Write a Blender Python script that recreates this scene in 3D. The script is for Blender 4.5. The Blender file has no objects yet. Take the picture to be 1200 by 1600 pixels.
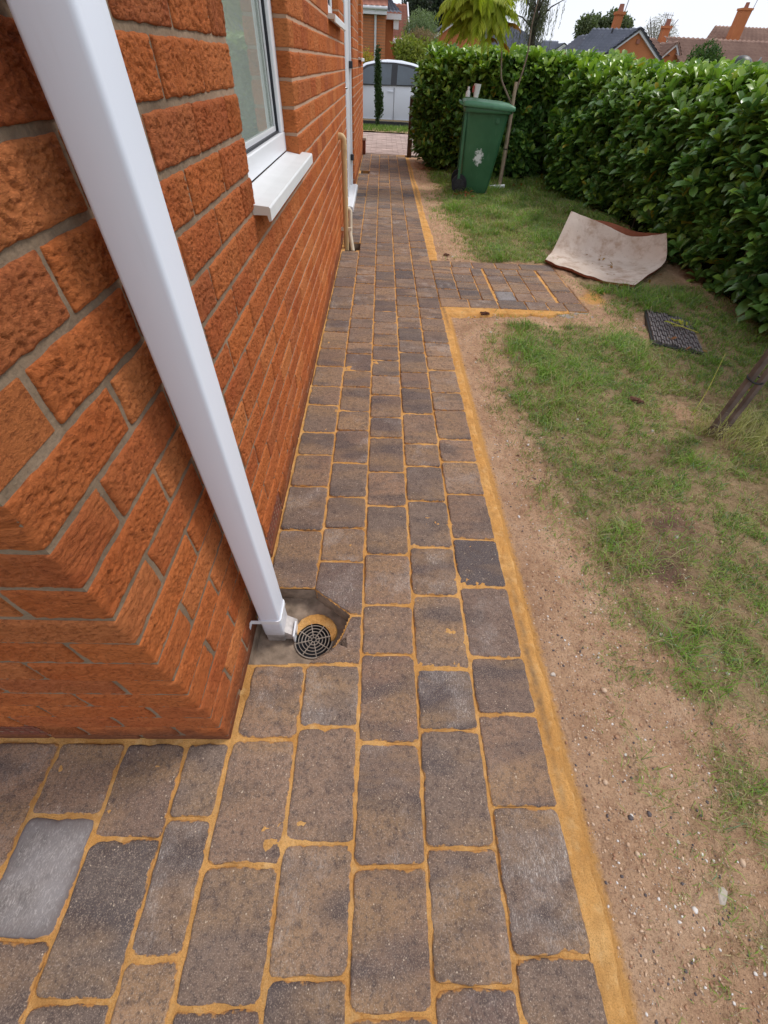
import bpy, math, random
import numpy as np
from mathutils import Vector, Matrix
random.seed(7)
RNG = np.random.default_rng(11)
S = bpy.context.scene
COL = S.collection

# ------------------------------------------------------------------ camera
F_PX, PITCH, ROLL, YAW, CAM_H = 630.29, 0.8384, 0.05553, -0.04254, 1.126
def view_vec(u, v):
    c2, s2 = math.cos(-ROLL), math.sin(-ROLL)
    u, v = c2*u - s2*v, s2*u + c2*v
    c, s = math.cos(PITCH), math.sin(PITCH)
    y = c - s*v; z = -(s + c*v); x = u
    c, s = math.cos(-YAW), math.sin(-YAW)
    return Vector((c*x + s*y, -s*x + c*y, z))
fwd = view_vec(0, 0).normalized()
rgt = (view_vec(1, 0) - view_vec(0, 0)).normalized()
upv = -(view_vec(0, 1) - view_vec(0, 0)).normalized()
cam_data = bpy.data.cameras.new('camera')
cam = bpy.data.objects.new('camera', cam_data)
COL.objects.link(cam)
cam.matrix_world = Matrix(((rgt.x, upv.x, -fwd.x, 0), (rgt.y, upv.y, -fwd.y, 0),
                           (rgt.z, upv.z, -fwd.z, CAM_H), (0, 0, 0, 1)))
cam_data.sensor_fit = 'HORIZONTAL'; cam_data.sensor_width = 36
cam_data.lens = F_PX/1200*36
cam_data.clip_start = 0.02; cam_data.clip_end = 2000
S.camera = cam

# ------------------------------------------------------------------ light
SUN_EL, SUN_AZ = math.radians(52), math.radians(62)      # azimuth from +Y towards +X
sun_d = bpy.data.lights.new('sun', 'SUN'); sun_d.energy = 1.5; sun_d.angle = math.radians(14)
sun_d.color = (1.0, 0.95, 0.88)
sun = bpy.data.objects.new('sun', sun_d); COL.objects.link(sun)
sdir = Vector((math.sin(SUN_AZ)*math.cos(SUN_EL), math.cos(SUN_AZ)*math.cos(SUN_EL), math.sin(SUN_EL)))
sun.rotation_euler = sdir.to_track_quat('Z', 'Y').to_euler()
world = bpy.data.worlds.new('World'); S.world = world; world.use_nodes = True
wn, wl = world.node_tree.nodes, world.node_tree.links
wn.clear()
w_out = wn.new('ShaderNodeOutputWorld'); w_bg = wn.new('ShaderNodeBackground')
w_sky = wn.new('ShaderNodeTexSky'); w_sky.sky_type = 'NISHITA'; w_sky.sun_disc = False
w_sky.sun_elevation = SUN_EL; w_sky.sun_rotation = SUN_AZ
w_mix = wn.new('ShaderNodeMix'); w_mix.data_type = 'RGBA'
w_noise = wn.new('ShaderNodeTexNoise'); w_noise.inputs['Scale'].default_value = 2.2; w_noise.inputs['Detail'].default_value = 4
w_ramp = wn.new('ShaderNodeValToRGB')
w_ramp.color_ramp.elements[0].position = 0.3; w_ramp.color_ramp.elements[0].color = (7.05, 7.4, 8.3, 1)
w_ramp.color_ramp.elements[1].position = 0.7; w_ramp.color_ramp.elements[1].color = (7.6, 7.9, 8.65, 1)
w_tc = wn.new('ShaderNodeTexCoord')
wl.new(w_tc.outputs['Generated'], w_noise.inputs['Vector'])
wl.new(w_noise.outputs['Fac'], w_ramp.inputs['Fac'])
w_mix.inputs['Factor'].default_value = 0.94
wl.new(w_sky.outputs[0], w_mix.inputs['A']); wl.new(w_ramp.outputs[0], w_mix.inputs['B'])
wl.new(w_mix.outputs['Result'], w_bg.inputs['Color'])
w_bg.inputs['Strength'].default_value = 0.1
wl.new(w_bg.outputs[0], w_out.inputs[0])
S.render.engine = 'CYCLES'
S.view_settings.view_transform = 'Standard'; S.view_settings.look = 'None'
S.view_settings.exposure = 0.44; S.view_settings.gamma = 1
S.view_settings.use_curve_mapping = False

# ------------------------------------------------------------------ noise
def _h(ix, iy, iz, seed):
    n = (ix.astype(np.int64)*374761393 + iy.astype(np.int64)*668265263 + iz.astype(np.int64)*2147483647 + seed*974711) & 0xffffffff
    n = ((n ^ (n >> 13))*1274126177) & 0xffffffff
    n = ((n ^ (n >> 15))*2246822519) & 0xffffffff
    return ((n ^ (n >> 16)) & 0xffffff)/float(0xffffff)
def vn(x, y, z=0.0, seed=0):
    x = np.asarray(x, float); y = np.asarray(y, float); z = np.zeros_like(x) + z
    ix, iy, iz = np.floor(x), np.floor(y), np.floor(z)
    fx, fy, fz = x-ix, y-iy, z-iz
    fx, fy, fz = [f*f*(3-2*f) for f in (fx, fy, fz)]
    r = 0
    for a in (0, 1):
        for b in (0, 1):
            for c in (0, 1):
                w = (fx if a else 1-fx)*(fy if b else 1-fy)*(fz if c else 1-fz)
                r = r + w*_h(ix+a, iy+b, iz+c, seed)
    return r
def fbm(x, y, z=0.0, seed=0, o=4):
    r, a, t = 0, 1.0, 0
    x = np.asarray(x, float); y = np.asarray(y, float); z = np.asarray(z, float)
    for i in range(o):
        r = r + a*vn(x, y, z, seed+i*17); t += a
        x, y, z, a = x*2.03+3.1, y*2.03+1.7, z*2.03+5.3, a*0.5
    return r/t
def sstep(a, b, x):
    t = np.clip((x-a)/(b-a), 0, 1); return t*t*(3-2*t)

# ------------------------------------------------------------------ objects
ORG = {}
def props(o, label=None, cat=None, group=None, kind=None):
    if label: o['label'] = label
    if cat: o['category'] = cat
    if group: o['group'] = group
    if kind: o['kind'] = kind
    return o
def thing(name, loc, label, cat, group=None, rz=0):
    o = bpy.data.objects.new(name, None); COL.objects.link(o)
    o.empty_display_size = 0.1
    o.location = loc; o.rotation_euler = (0, 0, rz)
    ORG[o.name] = np.array(loc, float)
    return props(o, label, cat, group)
def mesh_np(name, V, faces, mats, parent=None, smooth=False, mi=None, attrs=None, origin=None):
    """V in world coordinates (or local when origin is None and parent is None); faces: list of (n,k) arrays."""
    V = np.asarray(V, np.float32)
    org = np.zeros(3)
    if parent is not None: org = ORG.get(parent.name, np.zeros(3))
    elif origin is not None: org = np.array(origin, float)
    me = bpy.data.meshes.new(name)
    if isinstance(faces, np.ndarray): faces = [faces]
    if len(faces) and isinstance(faces[0], np.ndarray):
        lv = np.concatenate([f.ravel() for f in faces]).astype(np.int32)
        tot = np.concatenate([np.full(len(f), f.shape[1]) for f in faces]).astype(np.int32)
        st = np.concatenate([[0], np.cumsum(tot)[:-1]]).astype(np.int32)
        me.vertices.add(len(V)); me.vertices.foreach_set('co', (V-org).astype(np.float32).ravel())
        me.loops.add(len(lv)); me.loops.foreach_set('vertex_index', lv)
        me.polygons.add(len(tot)); me.polygons.foreach_set('loop_start', st); me.polygons.foreach_set('loop_total', tot)
    else:
        me.from_pydata([tuple(v) for v in (V-org)], [], faces)
    for m in (mats if isinstance(mats, (list, tuple)) else [mats]): me.materials.append(m)
    if mi is not None: me.polygons.foreach_set('material_index', np.asarray(mi, np.int32))
    if smooth is True: me.polygons.foreach_set('use_smooth', np.ones(len(me.polygons), bool))
    elif smooth is not False and smooth is not None: me.polygons.foreach_set('use_smooth', np.asarray(smooth, bool))
    if attrs:
        for k, a in attrs.items():
            a = np.asarray(a, np.float32)
            if a.ndim == 1:
                at = me.attributes.new(k, 'FLOAT', 'POINT'); at.data.foreach_set('value', a)
            else:
                at = me.attributes.new(k, 'FLOAT_COLOR', 'POINT')
                if a.shape[1] == 3: a = np.hstack([a, np.ones((len(a), 1), np.float32)])
                at.data.foreach_set('color', a.ravel())
    me.update(calc_edges=True); me.validate()
    o = bpy.data.objects.new(name, me); COL.objects.link(o)
    if parent is not None: o.parent = parent; ORG[o.name] = org
    else:
        o.location = org; ORG[o.name] = org
    return o
class MB:
    def __init__(s): s.v = []; s.f = []; s.m = []; s.sm = []
    def add(s, vs, fs, mi=0, sm=False):
        n = len(s.v); s.v += [tuple(v) for v in vs]
        for f in fs: s.f.append(tuple(i+n for i in f)); s.m.append(mi); s.sm.append(sm)
    def box(s, x0, x1, y0, y1, z0, z1, mi=0, bev=0.0):
        if bev <= 0:
            vs = [(x, y, z) for z in (z0, z1) for y in (y0, y1) for x in (x0, x1)]
            s.add(vs, [(0,2,3,1),(4,5,7,6),(0,1,5,4),(2,6,7,3),(0,4,6,2),(1,3,7,5)], mi); return
        b = bev; vs = []
        for z in (z0, z1):
            zi = z0+b if z == z0 else z1-b
            for (x, y, sx, sy) in ((x0,y0,1,1),(x1,y0,-1,1),(x1,y1,-1,-1),(x0,y1,1,-1)):
                vs += [(x+sx*b, y+sy*b, z), (x, y+sy*b, zi), (x+sx*b, y, zi)]
        def I(l, c, k): return l*12+c*3+k
        fs = [tuple(I(0,c,0) for c in (3,2,1,0)), tuple(I(1,c,0) for c in (0,1,2,3))]
        for c in range(4):
            d = (c+1) % 4
            a1, a2 = (2, 2) if c in (0, 2) else (1, 1)
            fs.append((I(0,c,a1), I(0,d,a2), I(1,d,a2), I(1,c,a1)))
            fs.append((I(0,c,0), I(0,d,0), I(0,d,a2), I(0,c,a1)))
            fs.append((I(1,c,a1), I(1,d,a2), I(1,d,0), I(1,c,0)))
            fs.append((I(0,c,1), I(0,c,2), I(1,c,2), I(1,c,1)) if c in (0, 2) else (I(0,c,2), I(0,c,1), I(1,c,1), I(1,c,2)))
            fs.append((I(0,c,0), I(0,c,1), I(0,c,2))); fs.append((I(1,c,0), I(1,c,2), I(1,c,1)))
        s.add(vs, fs, mi)
    def prism(s, poly, axis, a, b, mi=0, sm=False):
        """poly: 2D points; axis: 0 -> (y,z) extruded along x, 1 -> (x,z) along y, 2 -> (x,y) along z"""
        n = len(poly)
        def P(p, t): return (t, p[0], p[1]) if axis == 0 else ((p[0], t, p[1]) if axis == 1 else (p[0], p[1], t))
        vs = [P(p, a) for p in poly] + [P(p, b) for p in poly]
        fs = [tuple(range(n)), tuple(range(2*n-1, n-1, -1))]
        s.add(vs, fs, mi)
        s.add(vs, [(i, (i+1) % n, n+(i+1) % n, n+i) for i in range(n)], mi, sm)
    def tube(s, pts, rad, k=12, mi=0, cap=True, sm=True, squash=1.0):
        pts = [Vector(p) for p in pts]; n = len(pts)
        rr = rad if isinstance(rad, (list, tuple)) else [rad]*n
        t0 = (pts[1]-pts[0]).normalized()
        nrm = t0.orthogonal().normalized(); vs = []
        for i, p in enumerate(pts):
            t = ((pts[min(i+1, n-1)]-pts[max(i-1, 0)])).normalized()
            nrm = (nrm - t*nrm.dot(t)).normalized(); b = t.cross(nrm)
            for j in range(k):
                a = 2*math.pi*j/k
                vs.append(p + (nrm*math.cos(a)+b*math.sin(a)*squash)*rr[i])
        fs = [(i*k+j, i*k+(j+1) % k, (i+1)*k+(j+1) % k, (i+1)*k+j) for i in range(n-1) for j in range(k)]
        s.add(vs, fs, mi, sm)
        if cap:
            s.add(vs[:k], [tuple(range(k-1, -1, -1))], mi); s.add(vs[-k:], [tuple(range(k))], mi)
    def build(s, name, mats, parent=None, **kw):
        o = mesh_np(name, np.array(s.v, float), s.f, mats, parent, mi=s.m, smooth=s.sm, origin=kw.pop('origin', None))
        return props(o, **kw) if kw else o

# ------------------------------------------------------------------ materials
class NT:
    def __init__(s, name):
        s.m = bpy.data.materials.new(name); s.m.use_nodes = True
        s.n, s.l = s.m.node_tree.nodes, s.m.node_tree.links
        s.b = s.n['Principled BSDF']; s.out = s.n['Material Output']
    def node(s, t, **kw):
        x = s.n.new(t)
        for k, v in kw.items(): setattr(x, k, v)
        return x
    def link(s, a, b): s.l.new(a, b)
    def coord(s, kind='Object', scale=(1, 1, 1), rand=True):
        tc = s.node('ShaderNodeTexCoord'); mp = s.node('ShaderNodeMapping'); mp.inputs['Scale'].default_value = scale
        s.link(tc.outputs[kind], mp.inputs['Vector'])
        if rand:
            oi = s.node('ShaderNodeObjectInfo'); mu = s.node('ShaderNodeMath', operation='MULTIPLY'); mu.inputs[1].default_value = 57.0
            s.link(oi.outputs['Random'], mu.inputs[0]); s.link(mu.outputs[0], mp.inputs['Location'])
        return mp.outputs[0]
    def noise(s, vec, scale, detail=4, rough=0.55, dist=0):
        x = s.node('ShaderNodeTexNoise'); s.link(vec, x.inputs['Vector'])
        x.inputs['Scale'].default_value = scale; x.inputs['Detail'].default_value = detail
        x.inputs['Roughness'].default_value = rough; x.inputs['Distortion'].default_value = dist
        return x.outputs['Fac']
    def vor(s, vec, scale, feature='F1'):
        x = s.node('ShaderNodeTexVoronoi', feature=feature); s.link(vec, x.inputs['Vector']); x.inputs['Scale'].default_value = scale
        return x.outputs['Distance']
    def ramp(s, fac, stops):
        x = s.node('ShaderNodeValToRGB'); s.link(fac, x.inputs['Fac']); e = x.color_ramp.elements
        while len(e) < len(stops): e.new(0.5)
        for i, (p, c) in enumerate(stops):
            e[i].position = p; e[i].color = (c[0], c[1], c[2], 1) if isinstance(c, (tuple, list)) else (c, c, c, 1)
        return x.outputs['Color']
    def mix(s, fac, a, b, mode='MIX'):
        x = s.node('ShaderNodeMix', data_type='RGBA', blend_type=mode)
        for key, v in (('Factor', fac), ('A', a), ('B', b)):
            if isinstance(v, (int, float)): x.inputs[key].default_value = v if key == 'Factor' else (v, v, v, 1)
            elif isinstance(v, (tuple, list)): x.inputs[key].default_value = (v[0], v[1], v[2], 1)
            else: s.link(v, x.inputs[key])
        return x.outputs['Result']
    def math(s, op, a, b=None, c=None):
        x = s.node('ShaderNodeMath', operation=op)
        for i, v in enumerate((a, b, c)):
            if v is None: continue
            if isinstance(v, (int, float)): x.inputs[i].default_value = v
            else: s.link(v, x.inputs[i])
        return x.outputs[0]
    def rnd(s): return s.node('ShaderNodeObjectInfo').outputs['Random']
    def attr(s, name):
        a = s.node('ShaderNodeAttribute'); a.attribute_name = name; return a
    def bump(s, h, strength=0.5, dist=0.002):
        x = s.node('ShaderNodeBump'); x.inputs['Strength'].default_value = strength; x.inputs['Distance'].default_value = dist
        s.link(h, x.inputs['Height'])
        prev = getattr(s, '_bump', None)
        if prev: s.link(prev, x.inputs['Normal'])
        s._bump = x.outputs['Normal']; s.link(s._bump, s.b.inputs['Normal'])
    def base(s, c):
        if isinstance(c, (tuple, list)): s.b.inputs['Base Color'].default_value = (c[0], c[1], c[2], 1)
        else: s.link(c, s.b.inputs['Base Color'])
    def rough(s, r, spec=None):
        if isinstance(r, (int, float)): s.b.inputs['Roughness'].default_value = r
        else: s.link(r, s.b.inputs['Roughness'])
        if spec is not None: s.b.inputs['Specular IOR Level'].default_value = spec
def simple(name, c, r=0.6, spec=0.4, var=0.15, scale=8, bump=0.0, bscale=60, metal=0):
    t = NT(name); v = t.coord(rand=True); n = t.noise(v, scale, 5)
    lo = tuple(x*(1-var) for x in c); hi = tuple(min(1, x*(1+var)) for x in c)
    t.base(t.ramp(n, [(0.3, lo), (0.7, hi)])); t.rough(r, spec); t.b.inputs['Metallic'].default_value = metal
    if bump: t.bump(t.noise(v, bscale, 4), bump, 0.002)
    return t.m

def mat_brick(fine=True, wall_coord=False):
    t = NT('rustic_brick' if fine else 'rustic_brick_far')
    v = t.coord('Object', rand=fine)
    vs = t.coord('Object', (1, 1, 2.2), rand=fine)
    n1 = t.noise(v, 9, 5, 0.6); n2 = t.noise(vs, 90, 5, 0.65, 0.6); n3 = t.noise(v, 30, 4, 0.6)
    rv = t.rnd() if fine else t.attr('tone').outputs['Fac']
    c = t.ramp(rv, [(0.0, (0.54, 0.140, 0.042)), (0.25, (0.63, 0.180, 0.052)), (0.42, (0.47, 0.120, 0.042)), (0.62, (0.58, 0.165, 0.052)), (0.82, (0.68, 0.235, 0.080)), (1.0, (0.40, 0.100, 0.042))])
    c = t.mix(t.ramp(n1, [(0.35, 0.0), (0.75, 0.55)]), c, (0.62, 0.22, 0.075))
    c = t.mix(t.ramp(n2, [(0.30, 0.7), (0.50, 0.0)]), c, (0.17, 0.042, 0.018))
    c = t.mix(t.ramp(n3, [(0.62, 0.0), (0.8, 0.35)]), c, (0.30, 0.10, 0.05))
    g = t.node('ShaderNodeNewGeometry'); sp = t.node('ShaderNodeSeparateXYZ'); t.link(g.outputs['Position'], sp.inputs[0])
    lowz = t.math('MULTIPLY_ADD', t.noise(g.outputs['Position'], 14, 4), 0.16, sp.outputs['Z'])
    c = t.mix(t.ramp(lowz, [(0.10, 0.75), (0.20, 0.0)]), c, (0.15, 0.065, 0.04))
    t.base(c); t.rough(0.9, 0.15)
    if not fine: t.bump(t.noise(vs, 95, 3, 0.6, 1.0), 0.9, 0.005)
    t.bump(t.noise(vs, 190, 5, 0.75, 0.8), 1.0, 0.0055)
    return t.m
M = {}
M['brick'] = mat_brick(True); M['brick_far'] = mat_brick(False)
def mat_mortar():
    t = NT('mortar'); v = t.coord(rand=False); n = t.noise(v, 7, 5); f = t.noise(v, 160, 5, 0.7)
    c = t.ramp(n, [(0.3, (0.17, 0.120, 0.082)), (0.5, (0.25, 0.180, 0.122)), (0.75, (0.36, 0.265, 0.185))])
    c = t.mix(t.ramp(f, [(0.3, 0.45), (0.55, 0.0)]), c, (0.10, 0.085, 0.07))
    sp = t.node('ShaderNodeSeparateXYZ'); tc = t.node('ShaderNodeTexCoord'); t.link(tc.outputs['Object'], sp.inputs[0])
    c = t.mix(t.ramp(t.math('MULTIPLY', sp.outputs['Y'], 0.25), [(0.15, 0.0), (0.45, 0.75)]), c, (0.58, 0.38, 0.26))
    t.base(c); t.rough(0.95, 0.1); t.bump(f, 0.9, 0.002); t.bump(t.noise(v, 45, 4), 0.7, 0.004)
    return t.m
M['mortar'] = mat_mortar()
def mat_paver():
    t = NT('tumbled_paver'); v = t.coord(); vb = t.coord('Object', (0.55, 1.6, 1)); vx = t.coord('Object', (1, 1, 1))
    r = t.rnd()
    c1 = t.ramp(r, [(0.0, (0.262, 0.156, 0.102)), (0.14, (0.195, 0.140, 0.112)), (0.3, (0.40, 0.245, 0.145)), (0.45, (0.150, 0.120, 0.108)), (0.58, (0.265, 0.160, 0.112)), (0.68, (0.088, 0.078, 0.086)), (0.76, (0.335, 0.202, 0.128)), (0.94, (0.215, 0.155, 0.122))])
    band = t.noise(vb, 7, 3, 0.5)
    c = t.mix(t.ramp(band, [(0.50, 0.0), (0.64, 0.72)]), c1, (0.092, 0.075, 0.076))
    c = t.mix(t.ramp(t.noise(vb, 5.3, 2), [(0.48, 0.0), (0.66, 0.6)]), c, (0.37, 0.225, 0.115))
    n = t.noise(v, 55, 6, 0.7)
    c = t.mix(t.ramp(n, [(0.32, 0.75), (0.52, 0.0)]), c, (0.085, 0.06, 0.055))
    c = t.mix(t.ramp(t.noise(v, 140, 5, 0.75), [(0.36, 0.7), (0.5, 0.0)]), c, (0.075, 0.058, 0.055))
    c = t.mix(t.ramp(t.noise(v, 400, 3, 0.7), [(0.52, 0.0), (0.70, 0.75)]), c, (0.52, 0.40, 0.31))
    # pale cement bloom and scuffs
    bl = t.noise(v, 11, 4, 0.6)
    oi = t.rnd(); many = t.ramp(t.math('FRACT', t.math('MULTIPLY', oi, 7.31)), [(0.35, 0.08), (1.0, 0.9)])
    sc = t.node('ShaderNodeTexNoise'); t.link(t.coord('Object', (1, 0.3, 1)), sc.inputs['Vector']); sc.inputs['Scale'].default_value = 220; sc.inputs['Detail'].default_value = 3; sc.inputs['Distortion'].default_value = 2.5
    blm = t.math('MULTIPLY', t.ramp(bl, [(0.50, 0.0), (0.68, 1.0)]), many)
    c = t.mix(t.math('MULTIPLY', blm, 0.32), c, (0.36, 0.31, 0.28))
    c = t.mix(t.math('MULTIPLY', blm, t.ramp(sc.outputs['Fac'], [(0.52, 0.0), (0.66, 1.0)])), c, (0.62, 0.55, 0.50))
    vo = t.vor(v, 150)
    pick = t.ramp(t.noise(v, 75, 2), [(0.60, 0.0), (0.66, 1.0)])
    c = t.mix(t.math('MULTIPLY', t.ramp(vo, [(0.16, 1.0), (0.27, 0.0)]), pick), c, (0.62, 0.50, 0.38))
    e = t.attr('edge').outputs['Fac']
    en = t.math('ADD', e, t.math('MULTIPLY', t.math('SUBTRACT', t.noise(v, 60, 4, 0.6), 0.5), 1.3))
    c = t.mix(t.ramp(en, [(0.88, 0.0), (1.02, 0.8)]), c, (0.62, 0.31, 0.09))
    # sand dust left on some pavers
    dn = t.ramp(t.noise(t.coord('Object', (0.6, 2.0, 1)), 8, 4, 0.65), [(0.62, 0.0), (0.85, 0.35)])
    c = t.mix(dn, c, (0.50, 0.29, 0.13))
    t.base(c); t.rough(0.88, 0.2)
    t.bump(n, 0.9, 0.004); t.bump(t.noise(v, 300, 4, 0.75), 1.0, 0.0022)
    return t.m
M['paver'] = mat_paver()
def mat_pale_paver():
    t = NT('pale_paver'); v = t.coord(); n = t.noise(v, 60, 5, 0.7)
    c = t.ramp(n, [(0.3, (0.12, 0.105, 0.10)), (0.7, (0.27, 0.24, 0.225))])
    c = t.mix(t.ramp(t.noise(v, 9, 3), [(0.38, 0.0), (0.62, 0.8)]), c, (0.27, 0.25, 0.25))
    c = t.mix(t.ramp(t.noise(t.coord('Object', (1, 0.35, 1)), 200, 3, 0.7, 2.0), [(0.5, 0.0), (0.65, 0.5)]), c, (0.52, 0.48, 0.46))
    e = t.attr('edge').outputs['Fac']
    en = t.math('ADD', e, t.math('MULTIPLY', t.math('SUBTRACT', t.noise(v, 60, 4, 0.6), 0.5), 1.3))
    c = t.mix(t.ramp(en, [(0.15, 0.0), (0.7, 0.85)]), c, (0.15, 0.125, 0.12))
    c = t.mix(t.ramp(en, [(0.92, 0.0), (1.05, 0.8)]), c, (0.62, 0.31, 0.09))
    t.base(c); t.rough(0.85, 0.25); t.bump(n, 0.6, 0.002); t.bump(t.noise(v, 300, 3), 0.6, 0.001)
    return t.m
M['paver_pale'] = mat_pale_paver()
def mat_sand():
    t = NT('bedding_sand'); v = t.coord(rand=False); n = t.noise(v, 6, 5, 0.6); f = t.noise(v, 420, 4, 0.8)
    c = t.ramp(n, [(0.3, (0.64, 0.31, 0.085)), (0.55, (0.80, 0.43, 0.145)), (0.8, (0.86, 0.53, 0.22))])
    c = t.mix(t.ramp(f, [(0.30, 0.7), (0.52, 0.0)]), c, (0.33, 0.15, 0.04))
    c = t.mix(t.ramp(t.vor(v, 260), [(0.10, 0.5), (0.2, 0.0)]), c, (0.45, 0.2, 0.06))
    c = t.mix(t.ramp(t.noise(v, 17, 4, 0.6), [(0.45, 0.0), (0.7, 0.65)]), c, (0.46, 0.24, 0.085))
    c = t.mix(t.ramp(t.noise(v, 31, 5, 0.7), [(0.52, 0.0), (0.72, 0.6)]), c, (0.84, 0.56, 0.27))
    wet = t.attr('dirt').outputs['Fac']
    wn_ = t.math('MULTIPLY', wet, t.ramp(t.noise(v, 24, 5, 0.7), [(0.35, 0.15), (0.6, 1.0)]))
    c = t.mix(wn_, c, (0.26, 0.165, 0.095))
    t.base(c); t.rough(0.97, 0.08); t.bump(f, 1.0, 0.003); t.bump(t.noise(v, 90, 5, 0.7), 1.0, 0.006)
    return t.m
M['sand'] = mat_sand()
def mat_soil():
    t = NT('sandy_soil'); v = t.coord(rand=False); n = t.noise(v, 5, 6, 0.65); f = t.noise(v, 190, 5, 0.75); m = t.noise(v, 38, 5, 0.7)
    c = t.ramp(n, [(0.25, (0.44, 0.260, 0.155)), (0.5, (0.63, 0.395, 0.245)), (0.75, (0.74, 0.50, 0.33))])
    c = t.mix(t.ramp(m, [(0.33, 0.65), (0.5, 0.0)]), c, (0.34, 0.19, 0.12))
    c = t.mix(t.ramp(f, [(0.3, 0.7), (0.5, 0.0)]), c, (0.17, 0.09, 0.055))
    c = t.mix(t.ramp(f, [(0.6, 0.0), (0.75, 0.6)]), c, (0.78, 0.6, 0.45))
    vo = t.node('ShaderNodeTexVoronoi'); t.link(v, vo.inputs['Vector']); vo.inputs['Scale'].default_value = 130
    c = t.mix(t.math('MULTIPLY', t.ramp(vo.outputs['Distance'], [(0.2, 1.0), (0.34, 0.0)]), t.ramp(t.noise(v, 50, 3), [(0.48, 0.0), (0.60, 0.85)])), c, t.ramp(t.noise(v, 333, 1), [(0.35, (0.14, 0.09, 0.07)), (0.5, (0.62, 0.45, 0.33)), (0.65, (0.75, 0.66, 0.58))]))
    g = t.attr('grass').outputs['Fac']
    gg = t.math('ADD', g, t.math('MULTIPLY', t.math('SUBTRACT', t.noise(v, 22, 5, 0.7), 0.5), 0.9))
    c = t.mix(t.ramp(gg, [(0.45, 0.0), (0.85, 0.60)]), c, t.ramp(m, [(0.3, (0.15, 0.14, 0.06)), (0.7, (0.36, 0.27, 0.15))]))
    sd = t.math('ADD', t.attr('sandy').outputs['Fac'], t.math('MULTIPLY', t.math('SUBTRACT', t.noise(v, 60, 5, 0.7), 0.5), 0.8))
    c = t.mix(t.ramp(sd, [(0.35, 0.0), (0.75, 0.9)]), c, (0.72, 0.38, 0.12))
    d = t.attr('damp').outputs['Fac']
    c = t.mix(d, c, (0.13, 0.075, 0.06))
    t.base(c); t.rough(0.97, 0.08); t.bump(f, 1.0, 0.006); t.bump(m, 1.0, 0.012); t.bump(t.noise(v, 90, 5, 0.75), 1.0, 0.008)
    return t.m
M['soil'] = mat_soil()
def mat_attrcol(name, r=0.6, spec=0.3, trans=0.0, bump=0):
    t = NT(name); t.base(t.attr('col').outputs['Color']); t.rough(r, spec)
    if trans:
        tr = t.node('ShaderNodeBsdfTranslucent'); mx = t.node('ShaderNodeMixShader'); mx.inputs[0].default_value = trans
        t.link(t.mix(1.0, t.attr('col').outputs['Color'], (1.0, 1.25, 0.5), 'MULTIPLY'), tr.inputs['Color'])
        t.link(t.b.outputs[0], mx.inputs[1]); t.link(tr.outputs[0], mx.inputs[2]); t.link(mx.outputs[0], t.out.inputs['Surface'])
    return t.m
M['grass'] = mat_attrcol('grass_blade', 0.6, 0.25, 0.3)
M['leaf'] = mat_attrcol('laurel_leaf', 0.32, 0.5, 0.22)
M['leaf_soft'] = mat_attrcol('soft_leaf', 0.6, 0.25, 0.3)
M['pebble'] = mat_attrcol('pebble', 0.85, 0.2)
def mat_laurel_obj():
    t = NT('laurel_leaf_single'); r = t.rnd(); v = t.coord()
    c = t.ramp(r, [(0.0, (0.055, 0.130, 0.040)), (0.4, (0.09, 0.20, 0.05)), (0.75, (0.13, 0.27, 0.06)), (1.0, (0.26, 0.42, 0.055))])
    c = t.mix(t.ramp(t.noise(v, 60, 3), [(0.4, 0.0), (0.8, 0.25)]), c, (0.10, 0.17, 0.06))
    t.base(c); t.rough(0.32, 0.5); return t.m
M['leaf_one'] = mat_laurel_obj()
M['upvc'] = simple('white_upvc', (0.80, 0.81, 0.84), 0.32, 0.5, 0.02, 3)
def grimy_pipe():
    t = NT('white_pipe'); v = t.coord('Object', rand=False); tc = t.node('ShaderNodeTexCoord'); sp = t.node('ShaderNodeSeparateXYZ'); t.link(tc.outputs['Object'], sp.inputs[0])
    zz = t.math('ADD', sp.outputs['Z'], t.math('MULTIPLY', t.noise(v, 30, 5, 0.7), 0.10))
    c = t.mix(t.ramp(zz, [(0.02, 0.55), (0.12, 0.0)]), (0.82, 0.86, 0.97), (0.42, 0.34, 0.27))
    c = t.mix(t.ramp(t.noise(t.coord('Object', (1, 1, 0.12), rand=False), 40, 4, 0.6), [(0.6, 0.0), (0.8, 0.22)]), c, (0.55, 0.54, 0.56))
    t.base(c); t.rough(0.33, 0.45); return t.m
M['pipe_white'] = grimy_pipe(); M['pipe_plain'] = simple('white_pipe', (0.82, 0.86, 0.97), 0.35, 0.45, 0.025, 2)
M['upvc_dirty'] = simple('grimy_white_plastic', (0.47, 0.43, 0.41), 0.5, 0.3, 0.4, 30)
M['sill'] = simple('painted_sill', (0.74, 0.75, 0.76), 0.45, 0.4, 0.04, 12, 0.1)
M['sill_end'] = simple('sill_end_cap', (0.68, 0.65, 0.58), 0.5, 0.3, 0.06, 12)
M['gasket'] = simple('dark_gasket', (0.02, 0.022, 0.03), 0.5)
M['curtain'] = simple('beige_curtain', (0.45, 0.36, 0.28), 0.9, 0.1, 0.2, 6)
M['room'] = simple('dim_room', (0.30, 0.36, 0.27), 0.9, 0.1, 0.3, 2)
M['terracotta'] = simple('terracotta_vent', (0.20, 0.065, 0.04), 0.85, 0.2, 0.3, 30, 0.4)
M['black'] = simple('black_plastic', (0.022, 0.023, 0.026), 0.45, 0.4, 0.3, 20, 0.3)
M['dark_rubber'] = simple('dark_rubber', (0.03, 0.03, 0.035), 0.8, 0.2, 0.3, 30)
M['cream_pipe'] = simple('cream_pipe', (0.62, 0.44, 0.22), 0.5, 0.35, 0.12, 10, 0.1)
M['cream_pipe2'] = simple('pale_cream_pipe', (0.70, 0.60, 0.45), 0.5, 0.35, 0.12, 10, 0.1)
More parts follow.
